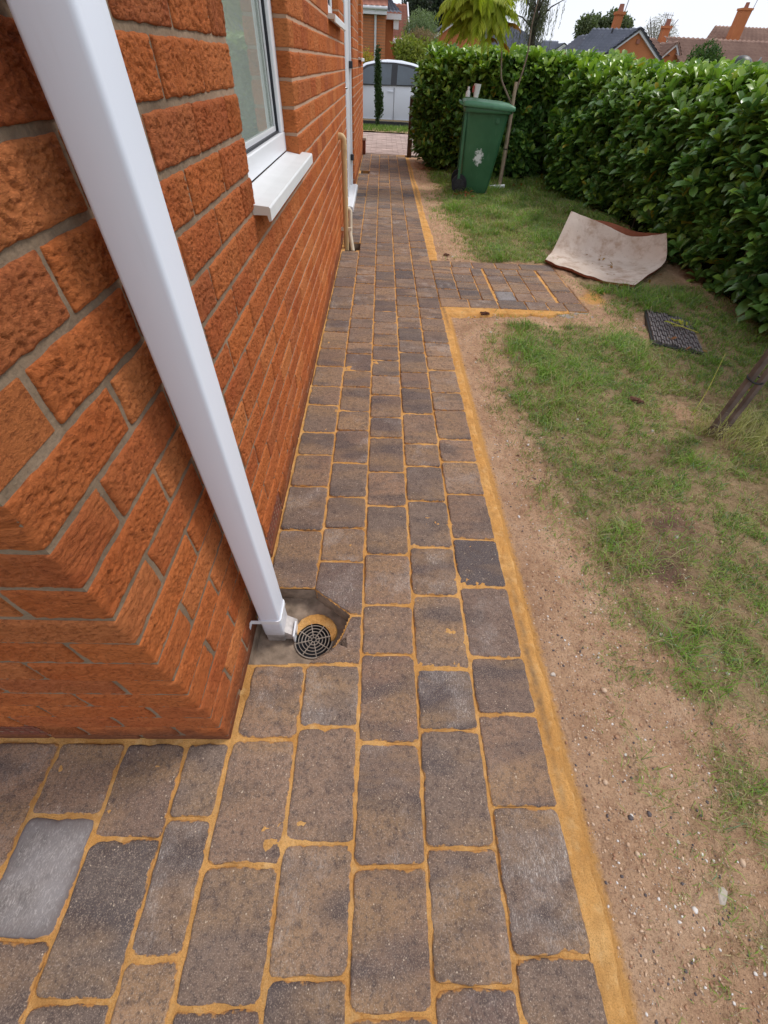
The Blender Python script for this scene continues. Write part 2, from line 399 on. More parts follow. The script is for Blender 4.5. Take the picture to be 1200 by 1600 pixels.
M['grate'] = simple('gully_grate_plastic', (0.30, 0.25, 0.21), 0.6, 0.3, 0.3, 60, 0.3)
M['wood'] = simple('weathered_stake', (0.17, 0.125, 0.11), 0.85, 0.2, 0.35, 15, 0.5)
M['wood_pale'] = simple('pale_stake', (0.42, 0.32, 0.23), 0.85, 0.2, 0.25, 15, 0.4)
M['wood_dark'] = simple('dark_fence_timber', (0.10, 0.065, 0.045), 0.9, 0.1, 0.3, 15, 0.4)
M['bark'] = simple('smooth_bark', (0.22, 0.16, 0.12), 0.8, 0.2, 0.3, 30, 0.3)
M['bark_dark'] = simple('dark_bark', (0.075, 0.06, 0.05), 0.9, 0.1, 0.3, 10, 0.5)
M['hedge_core'] = simple('hedge_inner_shade', (0.012, 0.017, 0.008), 1.0, 0.0, 0.5, 20)  # near-black puts the shade inside the hedge into the colour
M['car_paint'] = simple('silver_white_paint', (0.68, 0.71, 0.77), 0.25, 0.6, 0.02, 2)
M['car_glass'] = simple('car_glass', (0.07, 0.09, 0.11), 0.06, 0.7, 0.2, 3)
M['car_trim'] = simple('car_trim', (0.03, 0.03, 0.035), 0.45, 0.4, 0.1, 10)
M['chrome'] = simple('chrome', (0.6, 0.6, 0.62), 0.2, 0.5, 0.05, 5, metal=1)
M['asphalt'] = simple('asphalt', (0.06, 0.06, 0.06), 0.9, 0.2, 0.3, 80, 0.5)
M['concrete'] = simple('rough_concrete', (0.27, 0.205, 0.155), 0.95, 0.1, 0.4, 25, 0.8, 120)
M['cement'] = simple('cement_haunch', (0.34, 0.29, 0.25), 0.95, 0.1, 0.3, 25, 0.8, 120)
M['lead'] = simple('lead_flashing', (0.35, 0.37, 0.4), 0.6, 0.4, 0.2, 10)
M['white_cup'] = simple('white_cup', (0.75, 0.72, 0.68), 0.5)
M['cup_red'] = simple('cup_red_print', (0.35, 0.06, 0.04), 0.5)
M['twig_y'] = simple('yellow_green_twig', (0.42, 0.40, 0.08), 0.7, 0.2, 0.3, 40)
M['dry_leaf'] = simple('dry_brown_leaf', (0.28, 0.09, 0.04), 0.8, 0.1, 0.4, 40)
M['stone'] = simple('pale_stone', (0.48, 0.42, 0.36), 0.85, 0.2, 0.2, 40, 0.5, 90)

def mat_glass():
    t = NT('window_glass')
    t.b.inputs['Base Color'].default_value = (0.85, 0.95, 0.88, 1); t.b.inputs['Transmission Weight'].default_value = 0.75
    v = t.coord('Object', rand=False)
    t.rough(0.03, 0.6); t.b.inputs['IOR'].default_value = 1.45
    sm = t.ramp(t.noise(t.coord('Object', (1, 3, 1), rand=False), 9, 5, 0.7), [(0.55, 0.03), (0.8, 0.25)]); t.link(sm, t.b.inputs['Roughness'])
    return t.m
M['glass'] = mat_glass()
def mat_bin():
    t = NT('green_bin_plastic'); v = t.coord('Object', rand=False); n = t.noise(v, 4, 4); f = t.noise(v, 90, 4)
    c = t.ramp(n, [(0.3, (0.030, 0.115, 0.050)), (0.7, (0.048, 0.155, 0.072))])
    c = t.mix(t.ramp(t.noise(t.coord('Object', (1, 1, 0.3), rand=False), 30, 4), [(0.6, 0.0), (0.85, 0.3)]), c, (0.16, 0.25, 0.17))
    # splash of white paint on the side of the bin
    tc = t.node('ShaderNodeTexCoord'); sp = t.node('ShaderNodeSeparateXYZ'); t.link(tc.outputs['Object'], sp.inputs[0])
    dx = t.math('DIVIDE', t.math('SUBTRACT', sp.outputs['X'], -0.02), 0.062); dz = t.math('DIVIDE', t.math('SUBTRACT', sp.outputs['Z'], 0.37), 0.085)
    d = t.math('SQRT', t.math('ADD', t.math('POWER', dx, 2.0), t.math('POWER', dz, 2.0)))
    d = t.math('ADD', d, t.math('MULTIPLY', t.math('SUBTRACT', t.noise(v, 38, 5, 0.7), 0.5), 2.2))
    g = t.node('ShaderNodeSeparateXYZ'); t.link(tc.outputs['Normal'], g.inputs[0])
    front = t.math('LESS_THAN', g.outputs['Y'], -0.5)
    c = t.mix(t.math('MULTIPLY', t.ramp(d, [(0.55, 1.0), (0.95, 0.0)]), front), c, (0.72, 0.76, 0.76))
    t.base(c); t.rough(0.42, 0.4); t.bump(f, 0.15, 0.001); return t.m
M['bin'] = mat_bin()
M['bin_lid'] = simple('sky_lit_green_lid', (0.075, 0.21, 0.115), 0.45, 0.4, 0.2, 12)  # lighter than the body: sky light on the lid painted into its green
def mat_carpet(name, c1, c2, stain):
    t = NT(name); v = t.coord('Object', rand=False); n = t.noise(v, 3.5, 5, 0.6)
    c = t.ramp(n, [(0.3, c1), (0.7, c2)])
    c = t.mix(t.ramp(t.noise(v, 9, 5, 0.7), [(0.48, 0.0), (0.66, 0.75)]), c, stain)
    c = t.mix(t.ramp(t.noise(v, 45, 5, 0.7), [(0.64, 0.0), (0.74, 0.75)]), c, (0.16, 0.10, 0.08))
    t.base(c); t.rough(0.95, 0.1); t.bump(t.noise(v, 250, 3), 0.5, 0.001); t.bump(t.noise(v, 14, 3), 0.5, 0.01); return t.m
M['carpet'] = mat_carpet('carpet_backing', (0.56, 0.45, 0.37), (0.70, 0.60, 0.52), (0.40, 0.27, 0.19))
M['pile'] = mat_carpet('carpet_pile', (0.20, 0.065, 0.035), (0.30, 0.10, 0.055), (0.2, 0.06, 0.03))
def mat_tiles(name, c1, c2, sx, sz):
    t = NT(name); v = t.coord('Object', rand=False)
    n = t.noise(v, 0.9, 5, 0.7); c = t.ramp(n, [(0.3, c1), (0.7, c2)])
    t.base(c); t.rough(0.85, 0.25); t.bump(t.noise(v, 20, 3), 0.4, 0.01); return t.m
M['tile_brown'] = mat_tiles('brown_roof_tile', (0.22, 0.13, 0.10), (0.36, 0.225, 0.17), 1, 1)
M['tile_red'] = mat_tiles('red_roof_tile', (0.28, 0.11, 0.075), (0.36, 0.16, 0.11), 1, 1)
M['tile_grey'] = mat_tiles('grey_roof_tile', (0.13, 0.14, 0.17), (0.19, 0.20, 0.24), 1, 1)
def mat_farbrick():
    t = NT('distant_brickwork'); v = t.coord('Object', rand=False)
    n = t.noise(v, 1.2, 5); c = t.ramp(n, [(0.3, (0.44, 0.155, 0.065)), (0.7, (0.55, 0.215, 0.095))])
    t.base(c); t.rough(0.9, 0.1); t.bump(t.noise(v, 12, 4), 0.5, 0.02); return t.m
M['brick_house'] = mat_farbrick()
M['white_paint'] = simple('white_paint', (0.78, 0.78, 0.79), 0.5, 0.3, 0.03, 3)
M['turf'] = simple('turf', (0.07, 0.10, 0.03), 1.0, 0.05, 0.45, 3, 0.6, 40)
M['pink_paver'] = simple('pink_block_paver', (0.42, 0.31, 0.27), 0.9, 0.2, 0.25, 3, 0.4)

# ------------------------------------------------------------------ setting: land
def grid_faces(nx, ny, keep=None):
    i, j = np.meshgrid(np.arange(nx-1), np.arange(ny-1), indexing='ij')
    a = (i*ny+j); f = np.stack([a, a+ny, a+ny+1, a+1], -1)
    if keep is not None: f = f[keep]
    return f.reshape(-1, 4)
def xs_range(a, b, st): return np.arange(a, b+st*0.5, st)
gx = np.concatenate([[-600, -200, -60, -20, -8], np.arange(-5, 40, 3.0), [60, 200, 600]])
gy = np.concatenate([[-300, -60, -20, -6], np.arange(-3, 14.3, 2.0), [14.5, 15.0, 15.4, 20, 30, 50, 90, 200, 700]])
GX, GY = np.meshgrid(gx, gy, indexing='ij')
GZ = -0.12 - 0.22*sstep(14.2, 15.3, GY)
props(mesh_np('ground', np.stack([GX, GY, GZ], -1).reshape(-1, 3), [grid_faces(len(gx), len(gy))], M['turf']), kind='structure')

WX = -0.3375       # outer face of the side wall
WY = 0.250         # outer face of the front wall
XR = 0.445         # right edge of the path
COLX = [-0.331, -0.175, -0.0235, 0.1314, 0.2867, 0.445]

def grass_mask(x, y):
    n = fbm(x*2.3, y*2.3, 0, 5, 4); n2 = fbm(x*7, y*7, 0, 9, 3)
    d = x - (0.69 + 0.07*np.sin(y*2.1+0.6) + 0.12*sstep(1.6, 2.6, y)*sstep(3.0, 2.6, y))
    d = np.where(y > 3.9, x-0.82, d)
    g = sstep(-0.16, 0.20, d) * sstep(0.31, 0.47, n*0.55+n2*0.45 + 0.11*sstep(0.75, 1.2, x))
    g = np.maximum(g, 0.5*sstep(-0.16, 0.0, d)*sstep(0.48, 0.60, fbm(x*9, y*9, 0, 15, 3)))
    # bare spots seen in the lawn
    for bx, by, br in ((0.98, 0.72, 0.10), (1.13, 0.98, 0.13), (1.55, 1.75, 0.12), (1.0, 0.28, 0.08), (1.72, 2.75, 0.2), (1.15, 2.72, 0.10), (1.6, 3.2, 0.2)):
        g = g*(1-0.85*np.exp(-((x-bx)**2+(y-by)**2)/(br*br)))
    for bx, by, br in ((1.15, 1.85, 0.28), (1.5, 1.45, 0.25), (1.15, 0.3, 0.2), (1.9, 4.6, 0.8), (1.6, 6.2, 0.8), (1.28, 1.55, 0.25), (1.02, 0.52, 0.1)):
        g = g + (1-g)*0.55*np.exp(-((x-bx)**2+(y-by)**2)/(br*br))
    g = g*(1-sstep(2.35, 2.75, x)*0.9)
    g = g*np.where((x < 1.62) & (y > 2.75) & (y < 4.0), 0.1, 1)
    return np.clip(g, 0, 1)
def soil_h(x, y):
    h = (fbm(x*5, y*5, 0, 21, 4)-0.5)*0.040 + (fbm(x*30, y*30, 0, 31, 3)-0.5)*0.019
    h = h*sstep(XR+0.02, XR+0.12, x) - 0.012
    h = h + 0.02*sstep(1.0, 2.4, x)
    return h
def in_stub(x, y, m=0.0): return (x < 1.50+m) & (y > 2.965-m) & (y < 3.95+m)
def soil_patch(name, xa, ya):
    X, Y = np.meshgrid(xa, ya, indexing='ij'); Z = soil_h(X, Y)
    Z = Z - 0.006*((X > XR) & (X < 1.35) & (Y > 2.84) & (Y < 2.965))
    st = in_stub(X, Y, 0.0); Z = np.where(st, -0.05, Z)
    dm = np.zeros_like(X)
    for bx, by, br in ((1.21, 0.08, 0.07), (1.13, 0.98, 0.12), (1.0, 0.78, 0.1), (1.72, 1.9, 0.05), (0.52, 3.95, 0.03), (1.35, 1.9, 0.05)):
        dm = dm + 0.9*np.exp(-((X-bx)**2+(Y-by)**2)/(br*br))
    dm = np.clip(dm*(0.4+1.1*fbm(X*25, Y*25, 0, 3, 3)), 0, 0.85)
    o = mesh_np(name, np.stack([X, Y, Z], -1).reshape(-1, 3), [grid_faces(len(xa), len(ya))], M['soil'], smooth=True,
                attrs={'grass': grass_mask(X, Y).ravel(), 'damp': dm.ravel(), 'sandy': np.clip(np.exp(-np.maximum(X-XR-0.045, 0)/0.022)+0.8*np.exp(-((X-1.62)**2/0.02+(Y-3.25)**2/0.05))*fbm(X*9, Y*9, 0, 12, 3)*1.6, 0, 1).ravel()})
    return props(o, kind='structure')
xa = np.concatenate([xs_range(XR-0.005, 1.9, 0.012), xs_range(1.93, 3.6, 0.03), [4.2, 5.0, 6.0]])
ya = np.concatenate([xs_range(-1.2, 2.0, 0.012), xs_range(2.02, 4.5, 0.02), xs_range(4.55, 9.75, 0.05)])
soil_patch('garden_soil', xa, ya)

# gully holes in the path
HOLE1 = [(WX+0.002, 0.434), (-0.170, 0.437), (-0.118, 0.470), (-0.100, 0.493), (-0.080, 0.529), (-0.060, 0.589), (-0.179, 0.676), (WX+0.002, 0.677)]
HOLE2 = [(-0.300, 4.140), (-0.163, 4.147), (-0.163, 4.375), (-0.300, 4.375)]
HOLE3 = [(-0.300, 7.86), (-0.158, 7.89), (-0.158, 8.13), (-0.300, 8.12)]
def inside(x, y, poly):
    r = np.zeros(np.shape(x), bool); n = len(poly)
    for i in range(n):
        x0, y0 = poly[i]; x1, y1 = poly[(i+1) % n]
        c = ((y0 > y) != (y1 > y)) & (x < (x1-x0)*(y-y0)/(y1-y0+1e-12)+x0)
        r ^= c
    return r
def sand_sheet(name, xa, ya, kind='structure', lvl=-0.0050):
    X, Y = np.meshgrid(xa, ya, indexing='ij')
    Z = lvl + (fbm(X*95, Y*95, 0, 41, 3)-0.5)*0.0042 + (fbm(X*14, Y*14, 0, 45, 2)-0.5)*0.0105
    Z = Z - 0.0016*sstep(1.8, 3.2, Y)
    cx = (xa[:-1]+xa[1:])/2; cy = (ya[:-1]+ya[1:])/2
    CX, CY = np.meshgrid(cx, cy, indexing='ij')
    keep = ~(inside(CX, CY, HOLE1) | inside(CX, CY, HOLE2) | inside(CX, CY, HOLE3))
    o = mesh_np(name, np.stack([X, Y, Z], -1).reshape(-1, 3), [grid_faces(len(xa), len(ya), keep)], M['sand'], smooth=True,
                attrs={'dirt': np.zeros(X.size)})
    return props(o, kind=kind)
path = sand_sheet('path', xs_range(WX-0.02, XR-0.003, 0.004), np.concatenate([xs_range(WY, 1.7, 0.004), xs_range(1.71, 3.5, 0.01), xs_range(3.53, 9.86, 0.03)]))
front = sand_sheet('front_path', xs_range(-1.6, XR-0.003, 0.005), xs_range(-0.75, WY-0.002, 0.005))
ORG[path.name] = np.zeros(3); ORG[front.name] = np.zeros(3)
stub = sand_sheet('side_path', xs_range(XR, 1.50, 0.01), xs_range(2.965, 3.95, 0.01))

# haunch of spilled orange sand along the right edge
def sand_edge():
    ys = np.concatenate([xs_range(-0.75, 1.8, 0.006), xs_range(1.82, 2.96, 0.012)])
    def strip(ys, w, name, x0=XR, swap=False):
        us = np.linspace(0, 1, 26)
        U, Y = np.meshgrid(us, ys, indexing='ij')
        W = w(Y); W = W + (fbm(Y*11, Y*0+2, 0, 55, 4)-0.5)*0.022 + (fbm(Y*60, Y*0, 0, 57, 3)-0.5)*0.008
        A = x0 - 0.008 + U*(W+0.006)
        Z = -0.004*(1-U) - 0.005*U + 0.003*np.sin(np.clip(U*math.pi, 0, math.pi))*fbm(Y*6, U*2, 0, 61, 2) + (fbm(A*90, Y*90, 0, 62, 3)-0.5)*0.006 - 0.022*sstep(0.7, 1.0, U)
        Z = Z + np.maximum(soil_h(A, Y)+0.006, 0)*sstep(0.2, 0.6, U)
        dirt = np.exp(-((U-0.25-0.35*fbm(Y*2, Y*0, 0, 71, 2))/0.15)**2)*sstep(0.42, 0.58, fbm(Y*1.6+0.3, Y*0+4, 0, 73, 3))
        P = np.stack([A, Y, Z], -1) if not swap else np.stack([Y, A, Z], -1)
        f = grid_faces(len(us), len(ys))
        if swap: f = f[:, ::-1]
        o = mesh_np(name, P.reshape(-1, 3), [f], M['sand'], smooth=True, attrs={'dirt': (0.85*dirt).ravel()})
        props(o, kind='structure')
    strip(ys, lambda y: 0.052+0.008*np.sin(y*2.3+1), 'sand_edge')
    strip(xs_range(3.96, 8.6, 0.02), lambda y: 0.100+0.01*np.sin(y*3)-0.0025*(y-3.96), 'sand_edge')
    def wst(x): return -(0.075+0.035*np.sin(x*3.0))*(1-sstep(1.28, 1.34, x)*0.8)
    # in front of the side path (runs along x)
    us = np.linspace(0, 1, 22); xs = xs_range(XR+0.02, 1.36, 0.01)
    U, X = np.meshgrid(us, xs, indexing='ij')
    W = 0.125 + 0.03*np.sin(X*5.5-1.2) + (fbm(X*12, X*0, 0, 81, 4)-0.5)*0.06
    W = W*(1-0.7*sstep(1.15, 1.36, X))
    Y = 2.967 - U*W
    Z = -0.003 + np.maximum(soil_h(X, Y)+0.006, 0)*sstep(0.1, 0.4, U)+ (fbm(X*60, Y*60, 0, 82, 3)-0.5)*0.005 - 0.022*sstep(0.75, 1, U)
    o = mesh_np('sand_edge', np.stack([X, Y, Z], -1).reshape(-1, 3), [grid_faces(len(us), len(xs))], M['sand'], smooth=True, attrs={'dirt': np.zeros(X.size)}); props(o, kind='structure')
    # beyond its far end
    ys2 = xs_range(2.97, 3.8, 0.01); us = np.linspace(0, 1, 14)
    U, Y = np.meshgrid(us, ys2, indexing='ij'); W = 0.03+0.045*fbm(Y*9, Y*0, 0, 91, 3)
    X = 1.468 + U*W + 0.03*(Y-2.97); Z = 0.0 - 0.03*U + (fbm(X*60, Y*60, 0, 92, 3)-0.5)*0.005
    o = mesh_np('sand_edge', np.stack([X, Y, Z], -1).reshape(-1, 3), [grid_faces(len(us), len(ys2))], M['sand'], smooth=True, attrs={'dirt': np.zeros(X.size)}); props(o, kind='structure')
    # grey cement at the near right corner of the side path
    us = np.linspace(0, 1, 12); xs = xs_range(1.20, 1.58, 0.01)
    U, X = np.meshgrid(us, xs, indexing='ij')
    W = 0.13*(1-((X-1.40)/0.20)**2).clip(0.02) + (fbm(X*14, X*0, 0, 95, 3)-0.5)*0.04
    Y = 2.962 - U*W; Z = -0.008 + (fbm(X*50, Y*50, 0, 96, 3)-0.5)*0.008 - 0.02*sstep(0.8, 1, U)
    mesh_o = mesh_np('cement_edge', np.stack([X, Y, Z], -1).reshape(-1, 3), [grid_faces(len(us), len(xs))], M['cement'], smooth=True); props(mesh_o, kind='structure')
sand_edge()

# ------------------------------------------------------------------ pavers
def rounded(poly, rad, jit, seed):
    r = random.Random(seed); ph = [r.uniform(0, 6.28) for _ in range(3)]; n = len(poly); out = []
    P = [Vector((p[0], p[1])) for p in poly]
    for i in range(n):
        a, b, c = P[i-1], P[i], P[(i+1) % n]
        d1 = (a-b); d2 = (c-b); l1, l2 = d1.length, d2.length
        rr = min(rad*r.uniform(0.6, 1.25), l1*0.4, l2*0.4)
        p0 = b+d1.normalized()*rr; p1 = b+d2.normalized()*rr
        for k in range(5):
            t = k/4.0; q = p0*(1-t)**2 + b*2*t*(1-t) + p1*t*t; out.append(q)
        m = max(1, int(((l2-2*rr))/0.016))
        e1 = c+(b-c).normalized()*min(rad, l2*0.4)
        for k in range(1, m):
            out.append(p1*(1-k/m)+e1*(k/m))
    res = []
    cx = sum(p.x for p in P)/n; cy = sum(p.y for p in P)/n
    chips = [r.randrange(len(out)) for _ in range(r.choice((0, 1, 1, 2)))] if jit > 0.0006 else []
    for i, q in enumerate(out):
        a = math.atan2(q.y-cy, q.x-cx); w = jit*0.9*(math.sin(5*a+ph[0])+0.7*math.sin(9*a+ph[1])+0.6*math.sin(14*a+ph[2]))
        if i in chips: w -= 0.004
        d = Vector((q.x-cx, q.y-cy)).normalized()
        res.append(Vector((q.x+d.x*w+r.uniform(-jit, jit), q.y+d.y*w+r.uniform(-jit, jit))))
    return res
PCOUNT = [0]
def paver(poly, parent, mat='paver', gap=0.0028, rad=0.015, jit=0.0010, dz=None, depth=0.05, low=False):
    PCOUNT[0] += 1; seed = PCOUNT[0]
    cx = sum(p[0] for p in poly)/len(poly); cy = sum(p[1] for p in poly)/len(poly)
    area = sum(poly[i-1][0]*poly[i][1]-poly[i][0]*poly[i-1][1] for i in range(len(poly)))
    if area < 0: poly = poly[::-1]
    # inset polygon by gap
    n = len(poly); ins = []
    for i in range(n):
        a, b, c = [Vector(poly[j % n]) for j in (i-1, i, i+1)]
        n1 = Vector((-(b-a).y, (b-a).x)).normalized(); n2 = Vector((-(c-b).y, (c-b).x)).normalized()
        m = (n1+n2); m = m/max(0.3, m.dot(n1)) if m.length > 1e-6 else n1
        ins.append((b.x+m.x*gap, b.y+m.y*gap))
    out = rounded(ins, rad, jit, seed) if not low else [Vector(p) for p in ins]
    r = random.Random(seed*3+1)
    z0 = r.uniform(-0.0012, 0.0012) if dz is None else dz
    tx, ty = r.uniform(-0.008, 0.008), r.uniform(-0.008, 0.008)
    m = len(out); c = Vector((cx, cy))
    rings = [(0.0, -depth, 1.0), (0.0, -0.0055, 1.0), (0.0016, -0.0022, 0.9), (0.0042, -0.0004, 0.72), (0.0085, 0.0, 0.5), (0.020, 0.0, 0.25), (0.034, 0.0, 0.0)]
    V = []; E = []
    for off, z, e in rings:
        for q in out:
            d = (c-q); L = d.length; w = q + d/L*off*(1.25 if L > 0.1 else 1.0)
            V.append((w.x, w.y, z0+z+(w.x-cx)*tx+(w.y-cy)*ty)); E.append(e)
    Fs = [tuple(range((len(rings)-1)*m, len(rings)*m))]
    sm = [False]
    for k in range(len(rings)-1):
        for i in range(m):
            j = (i+1) % m; Fs.append((k*m+i, k*m+j, (k+1)*m+j, (k+1)*m+i)); sm.append(k > 0)
    me = bpy.data.meshes.new('paver'); org = Vector((cx, cy, 0))
    me.from_pydata([(v[0]-cx, v[1]-cy, v[2]) for v in V], [], Fs)
    me.polygons.foreach_set('use_smooth', np.array(sm)); me.materials.append(M[mat])
    at = me.attributes.new('edge', 'FLOAT', 'POINT'); at.data.foreach_set('value', np.array(E, np.float32))
    o = bpy.data.objects.new('paver', me); COL.objects.link(o); o.location = org
    if parent is not None: o.parent = parent
    return o
def rect(x0, x1, y0, y1, j=0.0012):
    r = random.uniform
    return [(x0+r(-j, j), y0+r(-j, j)), (x1+r(-j, j), y0+r(-j, j)), (x1+r(-j, j), y1+r(-j, j)), (x0+r(-j, j), y1+r(-j, j))]
LEN = [0.232, 0.196, 0.155]
COLS = [
 [0.248, 0.014, -0.176, -0.41, -0.6, -0.78],
 [0.588, 0.438, 0.278, 0.049, -0.143, -0.30, -0.53, -0.73],
 [0.243, 0.011, -0.187, -0.42, -0.58, -0.78],
 [0.273, 0.042, -0.155, -0.39, -0.55, -0.75],
 [0.312, 0.113, -0.118, -0.28, -0.51, -0.71]]
UP = [
 [0.248, 0.434], [0.438, 0.588, 0.784, 0.932, 1.087, 1.285, 1.51, 1.662, 1.881, 2.044, 2.239, 2.375, 2.576, 2.72, 2.941, 3.15],
 [0.243, 0.467, 0.624, 0.817, 1.045, 1.236, 1.465, 1.618, 1.811, 2.0, 2.17, 2.346, 2.499, 2.67, 2.847, 3.046],
 [0.273, 0.427, 0.661, 0.851, 1.077, 1.277, 1.427, 1.657, 1.887, 2.043, 2.27, 2.424, 2.60, 2.768, 2.959, 3.13],
 [0.312, 0.462, 0.695, 0.893, 1.117, 1.312, 1.466, 1.693, 1.854, 2.081, 2.235, 2.41, 2.569, 2.76, 2.93, 3.12]]
C1UP = [0.677, 0.916, 1.141, 1.332, 1.488, 1.708, 1.877, 2.081, 2.29, 2.509, 2.677, 2.86, 3.074, 3.26]
YEND = 9.85
def extend(l):
    l = list(l)
    while l[-1] < YEND-0.12:
        nx = l[-1]+random.choice([0.232, 0.196, 0.196, 0.155, 0.196]); l.append(min(nx, YEND) if nx < YEND-0.08 else YEND)
    return l
for ci in range(5):
    x0, x1 = COLX[ci], COLX[ci+1]
    for a, b in zip(COLS[ci], COLS[ci][1:]):
        if b < -0.75 or a > 0.32 and ci not in (4,): continue
        paver(rect(x0, x1, b, a), front)
    if ci == 0:
        paver([(x0+0.004, 0.25), (x1, 0.25), (x1, 0.434), (x0+0.012, 0.432)], path)
        ups = extend(C1UP)
    else: ups = extend(UP[ci])
    for a, b in zip(ups, ups[1:]):
        if ci == 1 and a < 0.7 and a > 0.43: continue
        for hh in (HOLE2, HOLE3):
            if ci == 0:
                h0, h1 = hh[0][1], hh[3][1]
                if a < h1 and b > h0:
                    if a < h0-0.03: paver(rect(x0, x1, a, h0), path)
                    if b > h1+0.03: paver(rect(x0, x1, h1, b), path)
                    break
        else:
            paver(rect(x0, x1, a, b, 0.0012 if a < 4 else 0.0006), path)
    if ci == 1:
        paver([(-0.175, 0.278), (-0.0235, 0.278), (-0.0235, 0.436), (-0.175, 0.436)], path)
        paver([(-0.180, 0.6745), (-0.0575, 0.588), (-0.0235, 0.588), (-0.0235, 0.784), (-0.175, 0.784)], path, gap=0.002, rad=0.005, jit=0.0004)
        paver([(-0.172, 0.437), (-0.0235, 0.438), (-0.0235, 0.586), (-0.0570, 0.586), (-0.077, 0.529), (-0.097, 0.493), (-0.115, 0.468)], path, gap=0.002, rad=0.005, jit=0.0004)
# pavers in front of the front wall
FC = [(-0.335, -0.437, [0.240, 0.092, -0.118, -0.30]), (-0.437, -0.584, [0.240, 0.057, -0.168, -0.37]), (-0.584, -0.738, [0.240, 0.096, -0.092, -0.30]),
      (-0.738, -0.893, [0.240, 0.004, -0.190]), (-0.893, -1.048, [0.240, 0.045, -0.19]), (-1.048, -1.2, [0.24, 0.085, -0.11])]
for ci, (xa_, xb_, ys_) in enumerate(FC):
    for k, (a, b) in enumerate(zip(ys_, ys_[1:])):
        pale = (ci == 2 and k == 1)
        paver(rect(xb_, xa_, b, a), front, 'paver_pale' if pale else 'paver')
# pavers of the side path: a border with rows inside it
def sp(x0, x1, y0, y1, mat='paver'):
    paver([(x0+0.02*(y0-3.4)*0, y0), (x1, y0), (x1, y1), (x0, y1)], stub, mat, rad=0.010)
xb = [0.445, 0.655, 0.865, 1.07, 1.225, 1.355, 1.495]
for a, b in zip(xb, xb[1:]): sp(a, b, 2.965, 3.115)
xb = [0.445, 0.62, 0.80, 1.0, 1.21, 1.50]
for a, b in zip(xb, xb[1:]): sp(a, b, 3.80, 3.95)
inner = [(0.445, 0.605, [3.115, 3.30, 3.50, 3.65, 3.80]), (0.605, 0.765, [3.115, 3.31, 3.46, 3.64, 3.80]), (0.765, 0.862, [3.115, 3.25, 3.42, 3.60, 3.80]),
         (0.877, 1.025, [3.115, 3.30, 3.46, 3.63, 3.80]), (1.025, 1.165, [3.115, 3.27, 3.50, 3.66, 3.80]), (1.165, 1.315, [3.115, 3.34, 3.49, 3.65, 3.80]), (1.332, 1.495, [3.115, 3.33, 3.53, 3.80])]
for ii, (a, b, ys_) in enumerate(inner):
    for k, (c, d) in enumerate(zip(ys_, ys_[1:])): sp(a, b, c, d, 'paver_pale' if (ii == 3 and k == 0) else 'paver')

# pink paving beyond the path
def far_paving():
    mb = MB(); y = YEND+0.03; k = 0
    while y < 13.2:
        x = -2.2 + (0.11 if k % 2 else 0)
        while x < 1.6:
            z = random.uniform(0.0, 0.004)
            mb.box(x+0.004, x+0.206, y+0.004, y+0.106, -0.02, z); x += 0.21
        y += 0.11; k += 1
    far = mb.build('block_paving', M['pink_paver'], kind='stuff')
    b = MB(); b.box(-2.4, 1.7, YEND+0.01, 13.3, -0.12, -0.004); b.build('forecourt', M['cement'], kind='structure')
far_paving()

